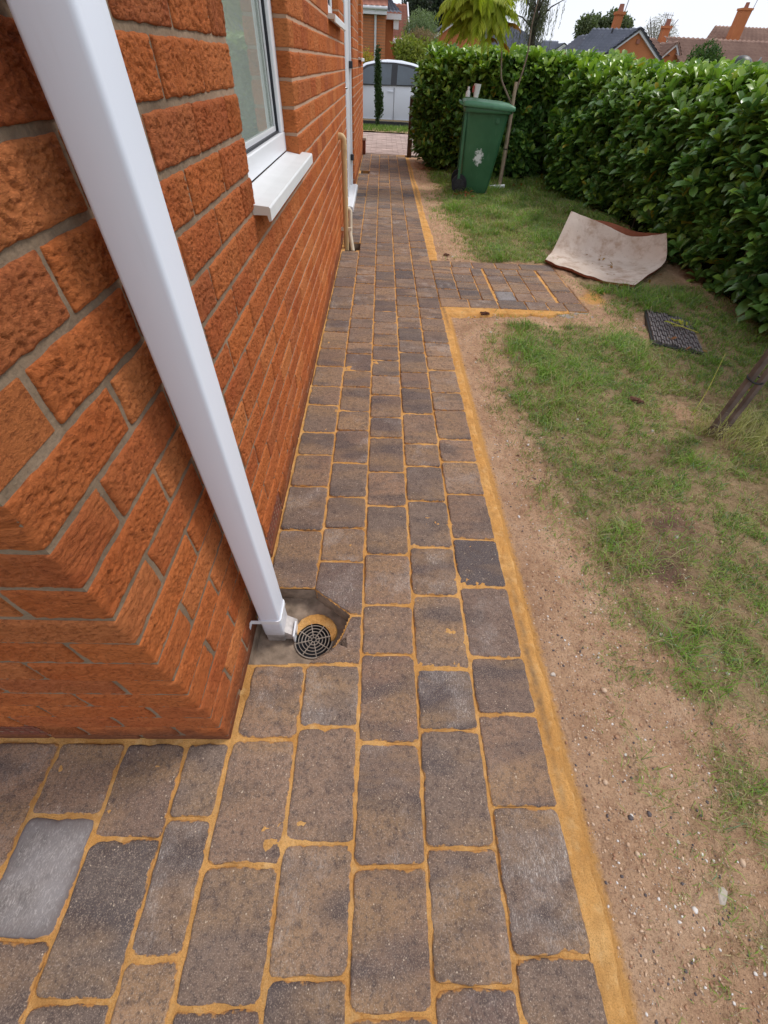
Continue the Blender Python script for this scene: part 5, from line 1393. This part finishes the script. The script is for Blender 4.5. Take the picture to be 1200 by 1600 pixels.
# ------------------------------------------------------------------ black woven slab with a twig on it
mt = thing('plastic_grid_mat', (1.93, 2.66, 0), 'black basket weave plastic mat lying flat on the grass', 'mat')
def mat_():
    C0, C1, C2, C3 = [Vector(p) for p in ((1.915, 3.02, 0), (2.158, 2.850, 0), (1.990, 2.340, 0), (1.725, 2.475, 0))]
    def at(u, v): return (C0*(1-u)+C1*u)*(1-v)+(C3*(1-u)+C2*u)*v
    zb = 0.012
    mb = MB(); p = [at(0, 0), at(1, 0), at(1, 1), at(0, 1)]; mb.prism([(q.x, q.y) for q in p][::-1], 2, -0.01, zb+0.004); mb.build('base', M['black'], mt)
    nu, nv = 6, 7; cnt = 0
    for i in range(nu):
        for j in range(nv):
            u0, u1 = 0.03+0.94*i/nu, 0.03+0.94*(i+1)/nu; v0, v1 = 0.03+0.94*j/nv, 0.03+0.94*(j+1)/nv
            m = MB(); 
            for s in range(3):
                o_ = (v1-v0)*0.5*(i % 2)
                a, b, c, d = u0+(u1-u0)*(s+0.18)/3, u0+(u1-u0)*(s+0.78)/3, v0+0.012+o_, min(0.985, v1-0.014+o_)
                q = [at(a, c), at(b, c), at(b, d), at(a, d)]; h = zb+0.014+0.003*((j+s) % 2)
                m.prism([(w.x, w.y) for w in q][::-1], 2, zb+0.0042, h)
            m.build('slat_block', M['mat_grey'], mt)
M['mat_grey'] = simple('dusty_black_plastic', (0.17, 0.15, 0.15), 0.6, 0.35, 0.45, 40, 0.3)
mat_()
tw = thing('twig', (1.98, 2.66, 0.03), 'yellow-green leafy twig lying on the black mat', 'twig')
mb = MB(); mb.tube(curve([(2.06, 2.58, 0.045), (2.00, 2.66, 0.045), (1.93, 2.72, 0.05)], 4), 0.0035, 6); mb.tube([(2.0, 2.66, 0.045), (2.03, 2.74, 0.06)], 0.0025, 5); mb.tube([(1.99, 2.67, 0.045), (1.93, 2.66, 0.05)], 0.0025, 5); mb.build('stem', M['twig_y'], tw)
n = 12; P = np.array([(1.93+0.10*random.random(), 2.66+0.09*random.random(), 0.048) for _ in range(n)]); Dd = rnd_unit(n); Dd[:, 2] = np.abs(Dd[:, 2])*0.5
V, F, C = scatter_leaves(P, Dd, np.tile([0, 0, 1.0], (n, 1)), np.full(n, 0.045), lerp((0.35, 0.38, 0.04), (0.5, 0.48, 0.06), RNG.random(n)), width=0.5)
mesh_np('leaf', V, [F], M['leaf_soft'], tw, attrs={'col': C})

# dead leaves and clods
def litter(pts, name, mat, label, s):
    P = np.array(pts); n = len(P); Dd = rnd_unit(n); Dd[:, 2] = np.abs(Dd[:, 2])*0.3
    V, F, C = scatter_leaves(P, Dd, np.tile([0, 0, 1.0], (n, 1))+rnd_unit(n)*0.4, np.full(n, s)*RNG.uniform(0.7, 1.2, n), lerp(mat[0], mat[1], RNG.random(n)))
    o = mesh_np(name, V, [F], M['leaf_soft'], attrs={'col': C}); o['kind'] = 'stuff'; o['label'] = label
litter([(random.uniform(1.7, 2.5), random.uniform(1.9, 6.8), 0.015) for _ in range(90)], 'fallen_leaves', ((0.30, 0.12, 0.05), (0.42, 0.26, 0.10)), 'brown fallen leaves under the edge of the laurel hedge', 0.035)
litter([(random.uniform(1.0, 1.2), random.uniform(6.5, 6.75), 0.012) for _ in range(14)]+[(random.uniform(1.9, 2.3), random.uniform(6.9, 7.3), 0.03) for _ in range(26)], 'fallen_leaves', ((0.38, 0.06, 0.03), (0.32, 0.14, 0.06)), 'red-brown fallen leaves around the bin wheel and stake foot', 0.06)
def clod(x, y, r, label):
    mb = MB()
    for i in range(7):
        a = random.uniform(0, 6.28); d = random.uniform(0, r); c = (x+d*math.cos(a), y+d*math.sin(a)); q = r*random.uniform(0.25, 0.5)
        mb.tube([(c[0]-q, c[1], 0.0), (c[0]-q*0.4, c[1]+q*0.2, q*0.5), (c[0]+q*0.5, c[1], q*0.4), (c[0]+q, c[1], 0.0)], [q*0.3, q*0.6, q*0.6, q*0.2], 6)
    mb.build('soil_clod', M['clod'], None, origin=(x, y, 0), label=label, cat='soil clod')
M['clod'] = simple('dark_soil_clod', (0.13, 0.065, 0.045), 0.95, 0.1, 0.4, 60, 0.8, 120)
clod(0.60, 3.98+0.12, 0.035, 'dark reddish soil clod beside the far sand strip')
clod(0.63, 1.36, 0.010, 'tiny dark clod on bare soil beside the sand strip')
clod(1.34, 1.83, 0.04, 'dark crumbled soil mound in the lawn near the stake')
clod(0.73, 2.86, 0.03, 'loose dark clod in front of the side path')

# ------------------------------------------------------------------ fence post end, conifer, car
fp = thing('timber_post', (0.54, 9.75, 0), 'dark timber board standing at the hedge end beside the car', 'post')
mb = MB(); mb.box(0.47, 0.55, 9.72, 9.80, -0.05, 0.76, 0, 0.004); mb.build('board', M['wood_dark'], fp)
def foliage_tree(name, loc, label, cat, blobs, n, size, c0, c1, trunk=None, mat='leaf_soft', tm='bark_dark', group=None, width=1.0, hang=0.0):
    t = thing(name, loc, label, cat, group)
    Ps, Cs = [], []
    tot = sum(b[3]*b[4]*b[5] for b in blobs)
    for (x, y, z, rx, ry, rz) in blobs:
        k = max(20, int(n*(rx*ry*rz)/tot)); u = rnd_unit(k); r = RNG.random(k)**0.42
        p = u*r[:, None]*np.array([rx, ry, rz]); lump = fbm(u[:, 0]*3+x, u[:, 1]*3+y, u[:, 2]*3+z, 3, 2); p = p*(0.68+0.62*lump)[:, None]
        Ps.append(p+np.array([x, y, z])); Cs.append(lerp(c0, c1, np.clip(RNG.random(k)*0.8+0.2*fbm(p[:, 0]*2, p[:, 1]*2, p[:, 2]*2, 8, 2), 0, 1)))
    P = np.vstack(Ps); C = np.vstack(Cs); m = len(P); Dd = rnd_unit(m); Dd[:, 2] -= hang
    V, F, C = scatter_leaves(P, Dd, rnd_unit(m), size*RNG.uniform(0.6, 1.3, m), C, width=width)
    o = mesh_np('crown', V, [F], M[mat], t, smooth=True, attrs={'col': C})
    if trunk:
        mb = MB()
        for seg in trunk: mb.tube(seg[0], seg[1], 7)
        mb.build('trunk', M[tm], t)
    return t
foliage_tree('slender_conifer', (-0.11, 14.2, 0), 'slender dark conifer column in front of the silver car', 'conifer',
             [(-0.11, 14.2, 0.25, 0.05, 0.05, 0.3), (-0.11, 14.2, 0.62, 0.085, 0.08, 0.55), (-0.13, 14.2, 1.02, 0.075, 0.07, 0.4), (-0.03, 14.2, 0.45, 0.06, 0.06, 0.25)], 5200, 0.035, (0.020, 0.045, 0.015), (0.06, 0.11, 0.03), [([(-0.11, 14.2, -0.05), (-0.11, 14.2, 1.2)], 0.02)])
def car():
    X0, X1 = -1.95, 2.45; Yn, Yf = 16.2, 17.95; zg = -0.30
    c = thing('silver_car', ((X0+X1)/2, 17.0, zg), 'silver white hatchback parked side-on beyond the path', 'car')
    L = X1-X0
    # stations: x fraction, hood/belt height, roof height, half-width shrink
    st = [(0.0, 0.55, 0.56), (0.02, 0.68, 0.70), (0.06, 0.80, 0.82), (0.12, 0.92, 0.94), (0.18, 0.98, 1.00), (0.22, 0.985, 1.12), (0.26, 0.985, 1.25), (0.33, 0.99, 1.40), (0.40, 0.995, 1.46), (0.47, 0.995, 1.482), (0.56, 1.0, 1.475), (0.64, 1.01, 1.43), (0.75, 1.03, 1.33), (0.85, 1.05, 1.18), (0.93, 1.02, 1.04), (0.985, 0.95, 0.97), (1.0, 0.62, 0.64)]
    wc = (Yn+Yf)/2; hw = (Yf-Yn)/2; V = []
    for f, zb, zr in st:
        x = X0+L*f; sh = 1-0.16*max(0, (0.12-f)/0.12)**1.5-0.14*max(0, (f-0.9)/0.1)**1.5
        tum = 0.80 if zr-zb > 0.1 else 0.93
        sec = [(-0.93, 0.20), (-0.965, 0.30), (-1.0, 0.58), (-0.985, 0.80 if zb > 0.82 else zb*0.9), (-0.965, zb), (-(0.965+tum)/2-0.01, (zb+zr)/2), (-tum, zr-0.035), (-tum+0.08, zr), (0, zr+0.012)]
        sec = sec+[(-a, b) for a, b in sec[-2::-1]]
        for a, b in sec: V.append((x, wc+a*hw*sh, zg+b))
    k = 17; n = len(st); F = [(i*k+j, i*k+j+1, (i+1)*k+j+1, (i+1)*k+j) for i in range(n-1) for j in range(k-1)]
    F += [tuple(range(k-1, -1, -1)), tuple(range((n-1)*k, n*k)), ]
    F += [(i*k+k-1, i*k, (i+1)*k, (i+1)*k+k-1) for i in range(n-1)]
    mesh_np('body', np.array(V), F, M['car_paint'], c, smooth=True)
    # side glass on the tumblehome plane, 6 mm proud
    def sidepoly(name, pts, mat, out, parent=c, off=0.006):
        m = MB(); vs = []
        for x, z in pts:
            t = max(0, min(1, (z-1.0)/0.44)); y = wc-hw*((1-t)*0.965+t*0.80)-off if z > 0.99 else wc-hw*1.0-off
            vs.append((x, y, zg+z))
        inn = [(v[0], v[1]+0.02, v[2]) for v in vs]; q = len(vs)
        m.add(vs+inn, [tuple(range(q))]+[(i, (i+1) % q, q+(i+1) % q, q+i) for i in range(q)]); return m.build(name, M[mat], parent)
    sidepoly('trim', [(-1.0, 0.995), (1.70, 1.03), (1.45, 1.24), (1.10, 1.345), (0.75, 1.41), (0.30, 1.44), (-0.10, 1.435), (-0.44, 1.375), (-0.80, 1.21)], 'car_trim', 0, off=0.035)
    sidepoly('window', [(-0.86, 1.02), (0.22, 1.025), (0.24, 1.405), (-0.08, 1.40), (-0.40, 1.34), (-0.71, 1.19)], 'car_glass', 0, off=0.045)
    sidepoly('window', [(0.38, 1.03), (1.02, 1.045), (0.92, 1.32), (0.70, 1.365), (0.40, 1.40)], 'car_glass', 0, off=0.045)
    sidepoly('window', [(1.10, 1.05), (1.50, 1.06), (1.34, 1.19), (1.06, 1.27)], 'car_glass', 0, off=0.045)
    # door seams, handles, sill, lower groove
    def sbox(name, x0, x1, z0, z1, mat, dy=0.004): m = MB(); m.box(x0, x1, Yn-dy, Yn+0.04, zg+z0, zg+z1); return m.build(name, M[mat], c)
    sbox('seam', 0.318, 0.326, 0.30, 0.97, 'car_trim', 0.001); sbox('seam', -0.9, -0.892, 0.30, 0.97, 'car_trim', 0.001); sbox('seam', 1.22, 1.228, 0.5, 0.97, 'car_trim', 0.001)
    sbox('sill_trim', -1.1, 1.0, 0.19, 0.285, 'car_trim', 0.006)
    m = MB(); m.box(-1.1, 1.0, Yn-0.012, Yn+0.02, zg+0.30, zg+0.335); m.build('side_moulding', M['chrome'], c)
    for hx in (0.13, 1.02):
        m = MB(); m.tube([(hx, Yn-0.01, zg+0.90), (hx+0.02, Yn-0.035, zg+0.90), (hx+0.14, Yn-0.035, zg+0.90), (hx+0.16, Yn-0.01, zg+0.90)], 0.013, 8); m.build('door_handle', M['car_paint'], c)
    m = MB(); m.box(-0.80, -0.60, Yn-0.20, Yn+0.02, zg+1.02, zg+1.15, 0, 0.02); m.build('mirror', M['car_trim'], c)
    for wx in (-1.22, 1.50):
        for wy, sg in ((Yn+0.10, -1), (Yf-0.10, 1)):
            m = MB(); m.tube([(wx, wy-0.11, zg+0.31), (wx, wy+0.11, zg+0.31)], 0.31, 32); w = m.build('wheel', M['dark_rubber'], c)
            m = MB(); m.tube([(wx, wy+sg*0.108, zg+0.31), (wx, wy+sg*0.118, zg+0.31)], 0.20, 24)
            for q in range(5):
                a = q*1.2566; m.tube([(wx, wy+sg*0.122, zg+0.31), (wx+0.19*math.cos(a), wy+sg*0.122, zg+0.31+0.19*math.sin(a))], 0.022, 6)
            m.build('rim', M['chrome'], w)
    m = MB(); m.box(X0+0.01, X0+0.12, Yn+0.06, Yn+0.4, zg+0.62, zg+0.74, 0, 0.02); m.build('headlight', M['car_glass'], c)
car()

# ------------------------------------------------------------------ neighbours' houses
def tile_roof(name, mat, parent, P00, P10, P11, P01, nu, nv):
    """tiled slope: courses of pantiles as a stepped, rippled sheet with real depth. P00-P10 eaves, P01-P11 ridge"""
    A, B, C, D = [np.array(p, float) for p in (P00, P10, P11, P01)]
    nrm = np.cross(B-A, D-A); nrm /= np.linalg.norm(nrm); 
    if nrm[2] < 0: nrm = -nrm
    V = []; rows = []
    U = np.linspace(0, 1, nu*4+1)
    for j in range(nv):
        for e, hgt in ((0.0, 0.035), (1.0, 0.005)):
            v = (j+e)/nv
            base = (A[None]*(1-U)[:, None]+B[None]*U[:, None])*(1-v)+(D[None]*(1-U)[:, None]+C[None]*U[:, None])*v
            h = hgt+0.018*np.sin(U*nu*2*math.pi)
            rows.append(base+nrm[None]*h[:, None])
    V = np.array(rows); r, c = V.shape[:2]
    f = grid_faces(r, c)
    o = mesh_np(name, V.reshape(-1, 3), [f], mat, parent, smooth=False)
    return o
def gable_house(name, loc, label, apex, left, right, zbase, depth, walls, roofm, roof_over=0.15, brick='brick_house', barge=0.14, nu=14, nv=8, group=None, cat='house'):
    """gable end facing the camera at y = loc[1]; apex/left/right = (x, z)"""
    y = loc[1]; h = thing(name, loc, label, cat, group)
    m = MB(); m.prism([(left[0], zbase), (right[0], zbase), (right[0], right[1]), (apex[0], apex[1]), (left[0], left[1])], 1, y, y+depth); m.build('wall', M[brick], h)
    for a, tag_ in ((left, -1), (right, 1)):
        d = Vector((a[0]-apex[0], 0, a[1]-apex[1])); e = (a[0]+d.x*0.12, a[1]+d.z*0.12)
        b = MB(); b.add([(apex[0], y-0.10, apex[1]+0.02), (e[0], y-0.10, e[1]+0.02), (e[0], y-0.10, e[1]+0.02-barge), (apex[0], y-0.10, apex[1]+0.02-barge),
                         (apex[0], y+0.0, apex[1]+0.02), (e[0], y+0.0, e[1]+0.02), (e[0], y+0.0, e[1]+0.02-barge), (apex[0], y+0.0, apex[1]+0.02-barge)],
                        [(0,1,2,3),(4,7,6,5),(0,4,5,1),(3,2,6,7),(0,3,7,4),(1,5,6,2)]); b.build('barge_board', M['white_paint'], h)
        q = (e[0], y-0.16, e[1]+0.05); p = (apex[0], y-0.16, apex[1]+0.06); q2 = (e[0], y+depth, e[1]+0.05); p2 = (apex[0], y+depth, apex[1]+0.06)
        tile_roof('roof', M[roofm], h, q, q2, p2, p, nu, nv)
        b = MB(); b.add([q, p, (p[0], p[1], p[2]-0.05), (q[0], q[1], q[2]-0.05), (q[0], q[1]+0.05, q[2]), (p[0], p[1]+0.05, p[2]), (p[0], p[1]+0.05, p[2]-0.05), (q[0], q[1]+0.05, q[2]-0.05)], [(0,1,2,3),(4,7,6,5),(0,4,5,1),(3,2,6,7)]); b.build('verge_tile', M['car_trim'] if roofm == 'tile_grey' else M[roofm], h)
    return h
def chimney(parent, x, y, z0, z1, w, pot=True):
    m = MB(); m.box(x-w/2, x+w/2, y-w/2, y+w/2, z0, z1); m.box(x-w/2-0.04, x+w/2+0.04, y-w/2-0.04, y+w/2+0.04, z1, z1+0.08); c = m.build('chimney', M['brick_house'], parent)
    if pot: m = MB(); m.tube([(x, y, z1+0.08), (x, y, z1+0.28)], [0.11, 0.09], 10); m.build('pot', M['tile_red'], c)
def mast(parent, x, y, z0, z1, dx=0, yagi=True):
    m = MB(); m.tube([(x, y, z0), (x+dx, y, z1)], 0.018, 6)
    if yagi:
        m.tube([(x+dx-0.25, y, z1-0.04), (x+dx+0.25, y, z1-0.04)], 0.010, 5)
        for k in range(5): m.tube([(x+dx-0.2+0.1*k, y, z1-0.12), (x+dx-0.2+0.1*k, y, z1+0.04)], 0.007, 4)
    m.build('aerial', M['lead'], parent)
ZB = -0.4
# brick house directly beyond the car
nh = thing('brick_bungalow', (-0.9, 26, ZB), 'brick bungalow with white gutter and downpipe behind the slender conifer', 'house')
m = MB(); m.box(-6, 0.06, 26, 33, ZB, 2.42); m.box(0.062, 0.40, 27.2, 33, ZB, 2.36); m.build('wall', M['brick_house'], nh)
m = MB()
for k in range(36):      # brick courses read as fine mortar lines
    z = ZB+0.08*k; m.box(-3, 0.058, 25.992, 26.0, z, z+0.010)
m.build('mortar_line', M['mortar'], nh)['kind'] = 'stuff'
m = MB(); m.box(-6, 0.10, 25.75, 26.0, 2.42, 2.60); m.tube([(-6, 25.70, 2.585), (0.12, 25.70, 2.585)], 0.055, 8); m.build('fascia', M['white_paint'], nh)
m = MB(); m.box(0.103, 0.72, 26.9, 27.2, 2.36, 2.52); m.box(0.40, 0.62, 27.0, 27.4, 2.1, 2.36); m.build('fascia', M['white_paint'], nh)
m = MB(); m.tube([(-0.36, 25.72, 2.56), (-0.36, 25.93, 2.36), (-0.36, 25.93, ZB)], 0.045, 8); m.build('downpipe', M['white_paint'], nh)
tile_roof('roof', M['tile_red'], nh, (-6, 25.68, 2.61), (0.13, 25.68, 2.61), (0.13, 29.5, 4.6), (-6, 29.5, 4.6), 26, 12)
tile_roof('roof', M['tile_grey'], nh, (0.05, 26.88, 2.53), (0.74, 26.88, 2.53), (0.10, 28.4, 3.1), (0.05, 28.4, 3.1), 4, 5)
hh = thing('tiled_house', (0.9, 34, ZB), 'house with a red tiled roof slope seen between bungalow and dark trees', 'house')
m = MB(); m.box(-3, 1.35, 34.3, 40, ZB, 1.95); m.build('wall', M['brick_house'], hh)
tile_roof('roof', M['tile_red'], hh, (-3, 33.9, 2.0), (1.42, 33.9, 2.0), (1.30, 37.2, 3.42), (-3, 37.2, 3.42), 16, 12)
m = MB(); m.box(-3, 1.45, 33.85, 33.9, 1.86, 2.02); m.box(1.43, 1.50, 33.85, 37.2, 1.9, 2.0); m.tube([(1.43, 33.9, 2.03), (1.31, 37.2, 3.47)], 0.045, 6); m.build('fascia', M['white_paint'], hh)
# gable behind the sumac
g1 = gable_house('gabled_house', (3.6, 30, ZB), 'orange brick gabled house half hidden behind the sumac crown', (3.55, 2.72), (1.95, 1.84), (5.30, 1.80), ZB, 8, None, 'tile_grey')
g2 = thing('grey_roofed_house', (6.0, 33, ZB), 'house with a low grey tiled roof left of the weeping tree', 'house')
m = MB(); m.box(5.3, 8.8, 33.4, 39, ZB, 1.75); m.build('wall', M['white_paint'], g2)
tile_roof('roof', M['tile_grey'], g2, (5.25, 33.2, 1.75), (9.6, 33.2, 1.75), (7.0, 36, 2.95), (5.6, 36, 2.95), 16, 9)
chimney(g2, 6.3, 35.5, 2.4, 3.15, 0.35, False)
mast(g2, 5.75, 33.1, 1.7, 2.65, 0.05, False)
g2b = thing('red_brick_house', (8.0, 37.5, ZB), 'low orange brick house with pale grey roof beside the weeping tree', 'house')
m = MB(); m.box(7.2, 9.3, 37.5, 42, ZB, 2.30); m.build('wall', M['brick_house'], g2b)
m = MB(); m.box(7.0, 10.0, 36.5, 37.3, 1.5, 2.06); m.build('extension', M['lead'], g2b)
# far grey house
g3 = gable_house('distant_house', (17.0, 60, ZB), 'small distant grey roofed house between weeping tree and brick gable', (17.5, 3.0), (16.7, 2.55), (18.6, 2.5), ZB, 8, None, 'tile_grey', brick='white_paint')
tile_roof('roof', M['tile_grey'], g3, (15.3, 59.9, 2.5), (16.9, 59.9, 2.5), (17.5, 62, 3.22), (15.8, 62, 3.22), 8, 5)
m = MB(); m.box(15.4, 16.8, 60.2, 64, ZB, 2.5); m.build('wing', M['white_paint'], g3)
# brick gable house right of centre
g4 = gable_house('gabled_house', (9.8, 24, ZB), 'brick gable with white barge boards and dark grey roof above the hedge', (9.74, 2.33), (8.78, 1.70), (10.92, 1.60), ZB, 7, None, 'tile_grey', barge=0.09, nu=12, nv=9)
tile_roof('roof', M['tile_grey'], g4, (7.45, 23.9, 1.68), (8.85, 23.85, 1.68), (9.76, 24.1, 2.36), (8.5, 25.6, 2.38), 10, 9)
m = MB(); m.box(7.5, 8.8, 24.2, 29, ZB, 1.68); m.build('wall', M['brick_house'], g4)
chimney(g4, 9.55, 26.0, 2.2, 2.78, 0.28)
mast(g4, 9.72, 26.0, 2.75, 3.5, 0.06, False)
m = MB(); m.tube([(8.95, 24.6, 2.05), (8.95, 24.6, 2.36)], 0.035, 8); m.build('soil_vent', M['car_trim'], g4)
m = MB(); m.box(9.78, 9.90, 23.95, 24.0, 1.98, 2.10); m.build('wall_vent', M['tile_red'], g4)
g5 = gable_house('gabled_house', (12.5, 26, ZB), 'smaller brick gable with white barge board at the end of the brown roof', (12.30, 2.12), (11.72, 1.62), (12.75, 1.62), ZB, 5, None, 'tile_brown', barge=0.10, nu=8, nv=6)
tile_roof('roof', M['tile_brown'], g5, (10.95, 25.9, 1.72), (12.2, 25.9, 1.75), (12.3, 28.2, 2.32), (11.0, 28.2, 2.30), 10, 7)
tile_roof('roof', M['tile_brown'], g5, (12.45, 25.2, 1.55), (19.5, 25.2, 1.55), (19.5, 27.5, 2.40), (12.35, 27.5, 2.36), 34, 9)
m = MB(); m.box(12.8, 19.4, 25.5, 30, ZB, 1.55); m.build('wall', M['brick_house'], g5)
chimney(g5, 13.0, 29.0, 2.1, 2.66, 0.30)
mast(g5, 13.05, 29.4, 2.6, 3.12, 0.0, True)
g6 = thing('brown_roofed_house', (18, 34, ZB), 'house with brown tiled roof and tall leaning chimney at the right', 'house')
tile_roof('roof', M['tile_brown'], g6, (17.2, 33.5, 2.25), (26, 33.5, 2.25), (26, 37, 3.35), (19.4, 37, 3.30), 30, 10)
m = MB(); m.box(17.6, 26, 34, 39, ZB, 2.25); m.build('wall', M['brick_house'], g6)
chimney(g6, 19.4, 34.6, 2.3, 3.72, 0.50)
m = MB(); m.prism([(18.9, 2.44), (19.9, 2.5), (19.9, 2.62), (19.3, 2.62)], 1, 34.1, 34.15); m.build('flashing', M['lead'], g6)
mast(g6, 19.75, 34.6, 3.2, 4.9, 0.15, False)

# ------------------------------------------------------------------ planting beyond the hedge
foliage_tree('yellow_green_shrub', (1.2, 20, ZB), 'bushy yellow-green shrub between the silver car and far hedge', 'shrub', [(1.2, 20, 0.95, 0.95, 0.7, 0.75), (0.75, 20.1, 1.45, 0.5, 0.5, 0.35), (1.75, 20, 1.2, 0.55, 0.5, 0.5)], 9000, 0.085, (0.13, 0.17, 0.03), (0.30, 0.31, 0.05), [([(1.2, 20, ZB), (1.2, 20, 1)], 0.05)])
foliage_tree('brown_twiggy_shrub', (1.3, 20.6, ZB), 'brownish twiggy shrub top above the yellow-green shrub', 'shrub', [(1.25, 20.6, 1.65, 0.5, 0.4, 0.28)], 2600, 0.07, (0.22, 0.14, 0.09), (0.34, 0.24, 0.15), [([(1.25, 20.6, ZB), (1.25, 20.6, 1.6)], 0.04)], width=0.4)
foliage_tree('yellow_flowering_shrub', (-0.55, 19.5, ZB), 'low shrub with yellow flowers beside the house wall and car roof', 'shrub', [(-0.55, 19.5, 1.0, 0.30, 0.3, 0.38)], 1500, 0.06, (0.20, 0.20, 0.04), (0.55, 0.36, 0.04), [([(-0.55, 19.5, ZB), (-0.55, 19.5, 0.9)], 0.03)])
foliage_tree('pale_feathery_tree', (1.6, 27, ZB), 'pale grey-green feathery tree in front of the dark trees', 'tree', [(1.6, 27, 2.1, 0.75, 0.6, 0.62), (1.35, 27, 2.0, 0.5, 0.5, 0.4)], 5000, 0.10, (0.15, 0.20, 0.11), (0.30, 0.36, 0.20), [([(1.6, 27, ZB), (1.6, 27, 2)], 0.06)], width=0.4)
foliage_tree('dark_evergreen', (3.0, 44, ZB), 'large dark evergreen at the top behind the sumac', 'tree', [(2.4, 44, 3.4, 1.2, 1.2, 1.2), (3.9, 45, 4.0, 1.5, 1.3, 1.7), (5.1, 44, 3.2, 1.1, 1.1, 1.2), (1.8, 44, 4.2, 0.7, 0.7, 0.9)], 16000, 0.17, (0.022, 0.032, 0.022), (0.06, 0.085, 0.05), [([(3.0, 44, ZB), (3.0, 44, 4)], 0.25)])
foliage_tree('dark_evergreen', (-0.6, 46, ZB), 'dark treetop showing between the two red tiled roofs', 'tree', [(-0.2, 46, 3.9, 0.7, 0.7, 1.3)], 3000, 0.16, (0.022, 0.032, 0.022), (0.06, 0.085, 0.05), [([(-0.2, 46, ZB), (-0.2, 46, 4)], 0.2)])
# weeping tree
def weeping():
    t = thing('weeping_tree', (6.2, 25, ZB), 'tall weeping tree with hanging thin foliage against the sky', 'tree')
    mb = MB(); mb.tube(curve([(6.05, 25, ZB), (6.1, 25, 1.2), (5.95, 25, 2.4), (6.0, 25, 3.6)], 4), [0.16-0.012*i for i in range(13)], 8)
    tips = []
    for i in range(26):
        a = random.uniform(0, 6.28); L = random.uniform(0.3, 1.35); z = random.uniform(2.2, 3.6)
        s = Vector((5.98, 25, z)); e = s+Vector((math.cos(a)*L, math.sin(a)*L, random.uniform(0.15, 0.6))); tips.append((s, e)); mb.tube([s, s.lerp(e, 0.5)+Vector((0, 0, 0.1)), e], [0.035, 0.022, 0.01], 5)
    mb.build('trunk', M['bark_dark'], t)
    P, D, S = [], [], []
    for s, e in tips:
        for q in range(13):
            f = random.uniform(0.2, 1.0); b = s.lerp(e, f)+Vector((random.uniform(-.1, .1), random.uniform(-.1, .1), 0)); ln = random.uniform(0.4, 1.25)
            dx = random.uniform(-0.12, 0.12)
            for k in range(int(ln/0.055)):
                P.append((b.x+dx*k*0.03+random.uniform(-.02, .02), b.y+random.uniform(-.02, .02), b.z-k*0.055)); D.append((random.uniform(-.5, .5), random.uniform(-.5, .5), -1)); S.append(0.085*random.uniform(0.7, 1.2))
    n = len(P); V, F, C = scatter_leaves(np.array(P), np.array(D), rnd_unit(n), np.array(S), lerp((0.07, 0.075, 0.05), (0.17, 0.18, 0.11), RNG.random(n)), width=0.55)
    mesh_np('crown', V, [F], M['leaf_soft'], t, smooth=True, attrs={'col': C})
weeping()
foliage_tree('leafy_tree', (12.0, 34, ZB), 'leafy tree rising behind the dark grey roof and its chimney', 'tree', [(10.9, 34, 2.75, 0.6, 0.6, 0.55), (11.5, 34.5, 2.9, 0.55, 0.5, 0.45), (12.3, 34, 3.05, 0.6, 0.6, 0.45), (12.9, 34, 2.9, 0.5, 0.5, 0.4)], 5200, 0.13, (0.07, 0.09, 0.045), (0.17, 0.21, 0.10), [([(11.7, 34, ZB), (11.7, 34, 2.8)], 0.12)])
foliage_tree('sparse_tree', (14.8, 33.5, ZB), 'sparse grey twiggy tree above the brown roof valley', 'tree', [(14.6, 33.5, 2.75, 0.85, 0.7, 0.6), (15.2, 33.5, 2.6, 0.6, 0.6, 0.45)], 2200, 0.10, (0.20, 0.18, 0.15), (0.33, 0.31, 0.26), [([(14.7, 33.5, ZB), (14.7, 33.5, 2.4)], 0.08)]+[([(14.7, 33.5, 2.1), (14.7+random.uniform(-.8, .8), 33.5, random.uniform(2.7, 3.25))], 0.015) for _ in range(14)], width=0.3)
foliage_tree('clipped_shrub', (5.3, 10, ZB), 'rounded dark green shrub top showing above the side hedge', 'shrub', [(5.3, 10, 1.25, 0.33, 0.3, 0.30)], 5000, 0.035, (0.035, 0.075, 0.022), (0.085, 0.15, 0.04), [([(5.3, 10, ZB), (5.3, 10, 1.2)], 0.03)])
cv = thing('black_covered_barbecue', (5.95, 10, ZB), 'black rounded cover with a grey handle behind the hedge at right', 'cover')
mb = MB(); K = 14; vs = []
for i in range(8):
    ph = i/7*math.pi/2; rr = math.cos(ph)
    for j in range(K): a = 2*math.pi*j/K; vs.append((5.93+0.20*rr*math.cos(a), 10+0.16*rr*math.sin(a), 1.26+0.17*math.sin(ph)))
mb.add(vs, [(i*K+j, i*K+(j+1) % K, (i+1)*K+(j+1) % K, (i+1)*K+j) for i in range(7) for j in range(K)], 0, True); mb.tube([(5.93, 10, ZB), (5.93, 10, 1.265)], [0.19, 0.195], 14); mb.build('hood', M['black'], cv)
mb = MB(); mb.tube([(6.08, 9.9, 1.30), (6.13, 9.88, 1.37), (6.15, 9.88, 1.41)], 0.012, 8); mb.build('handle', M['lead'], cv)
print('pavers', PCOUNT[0])
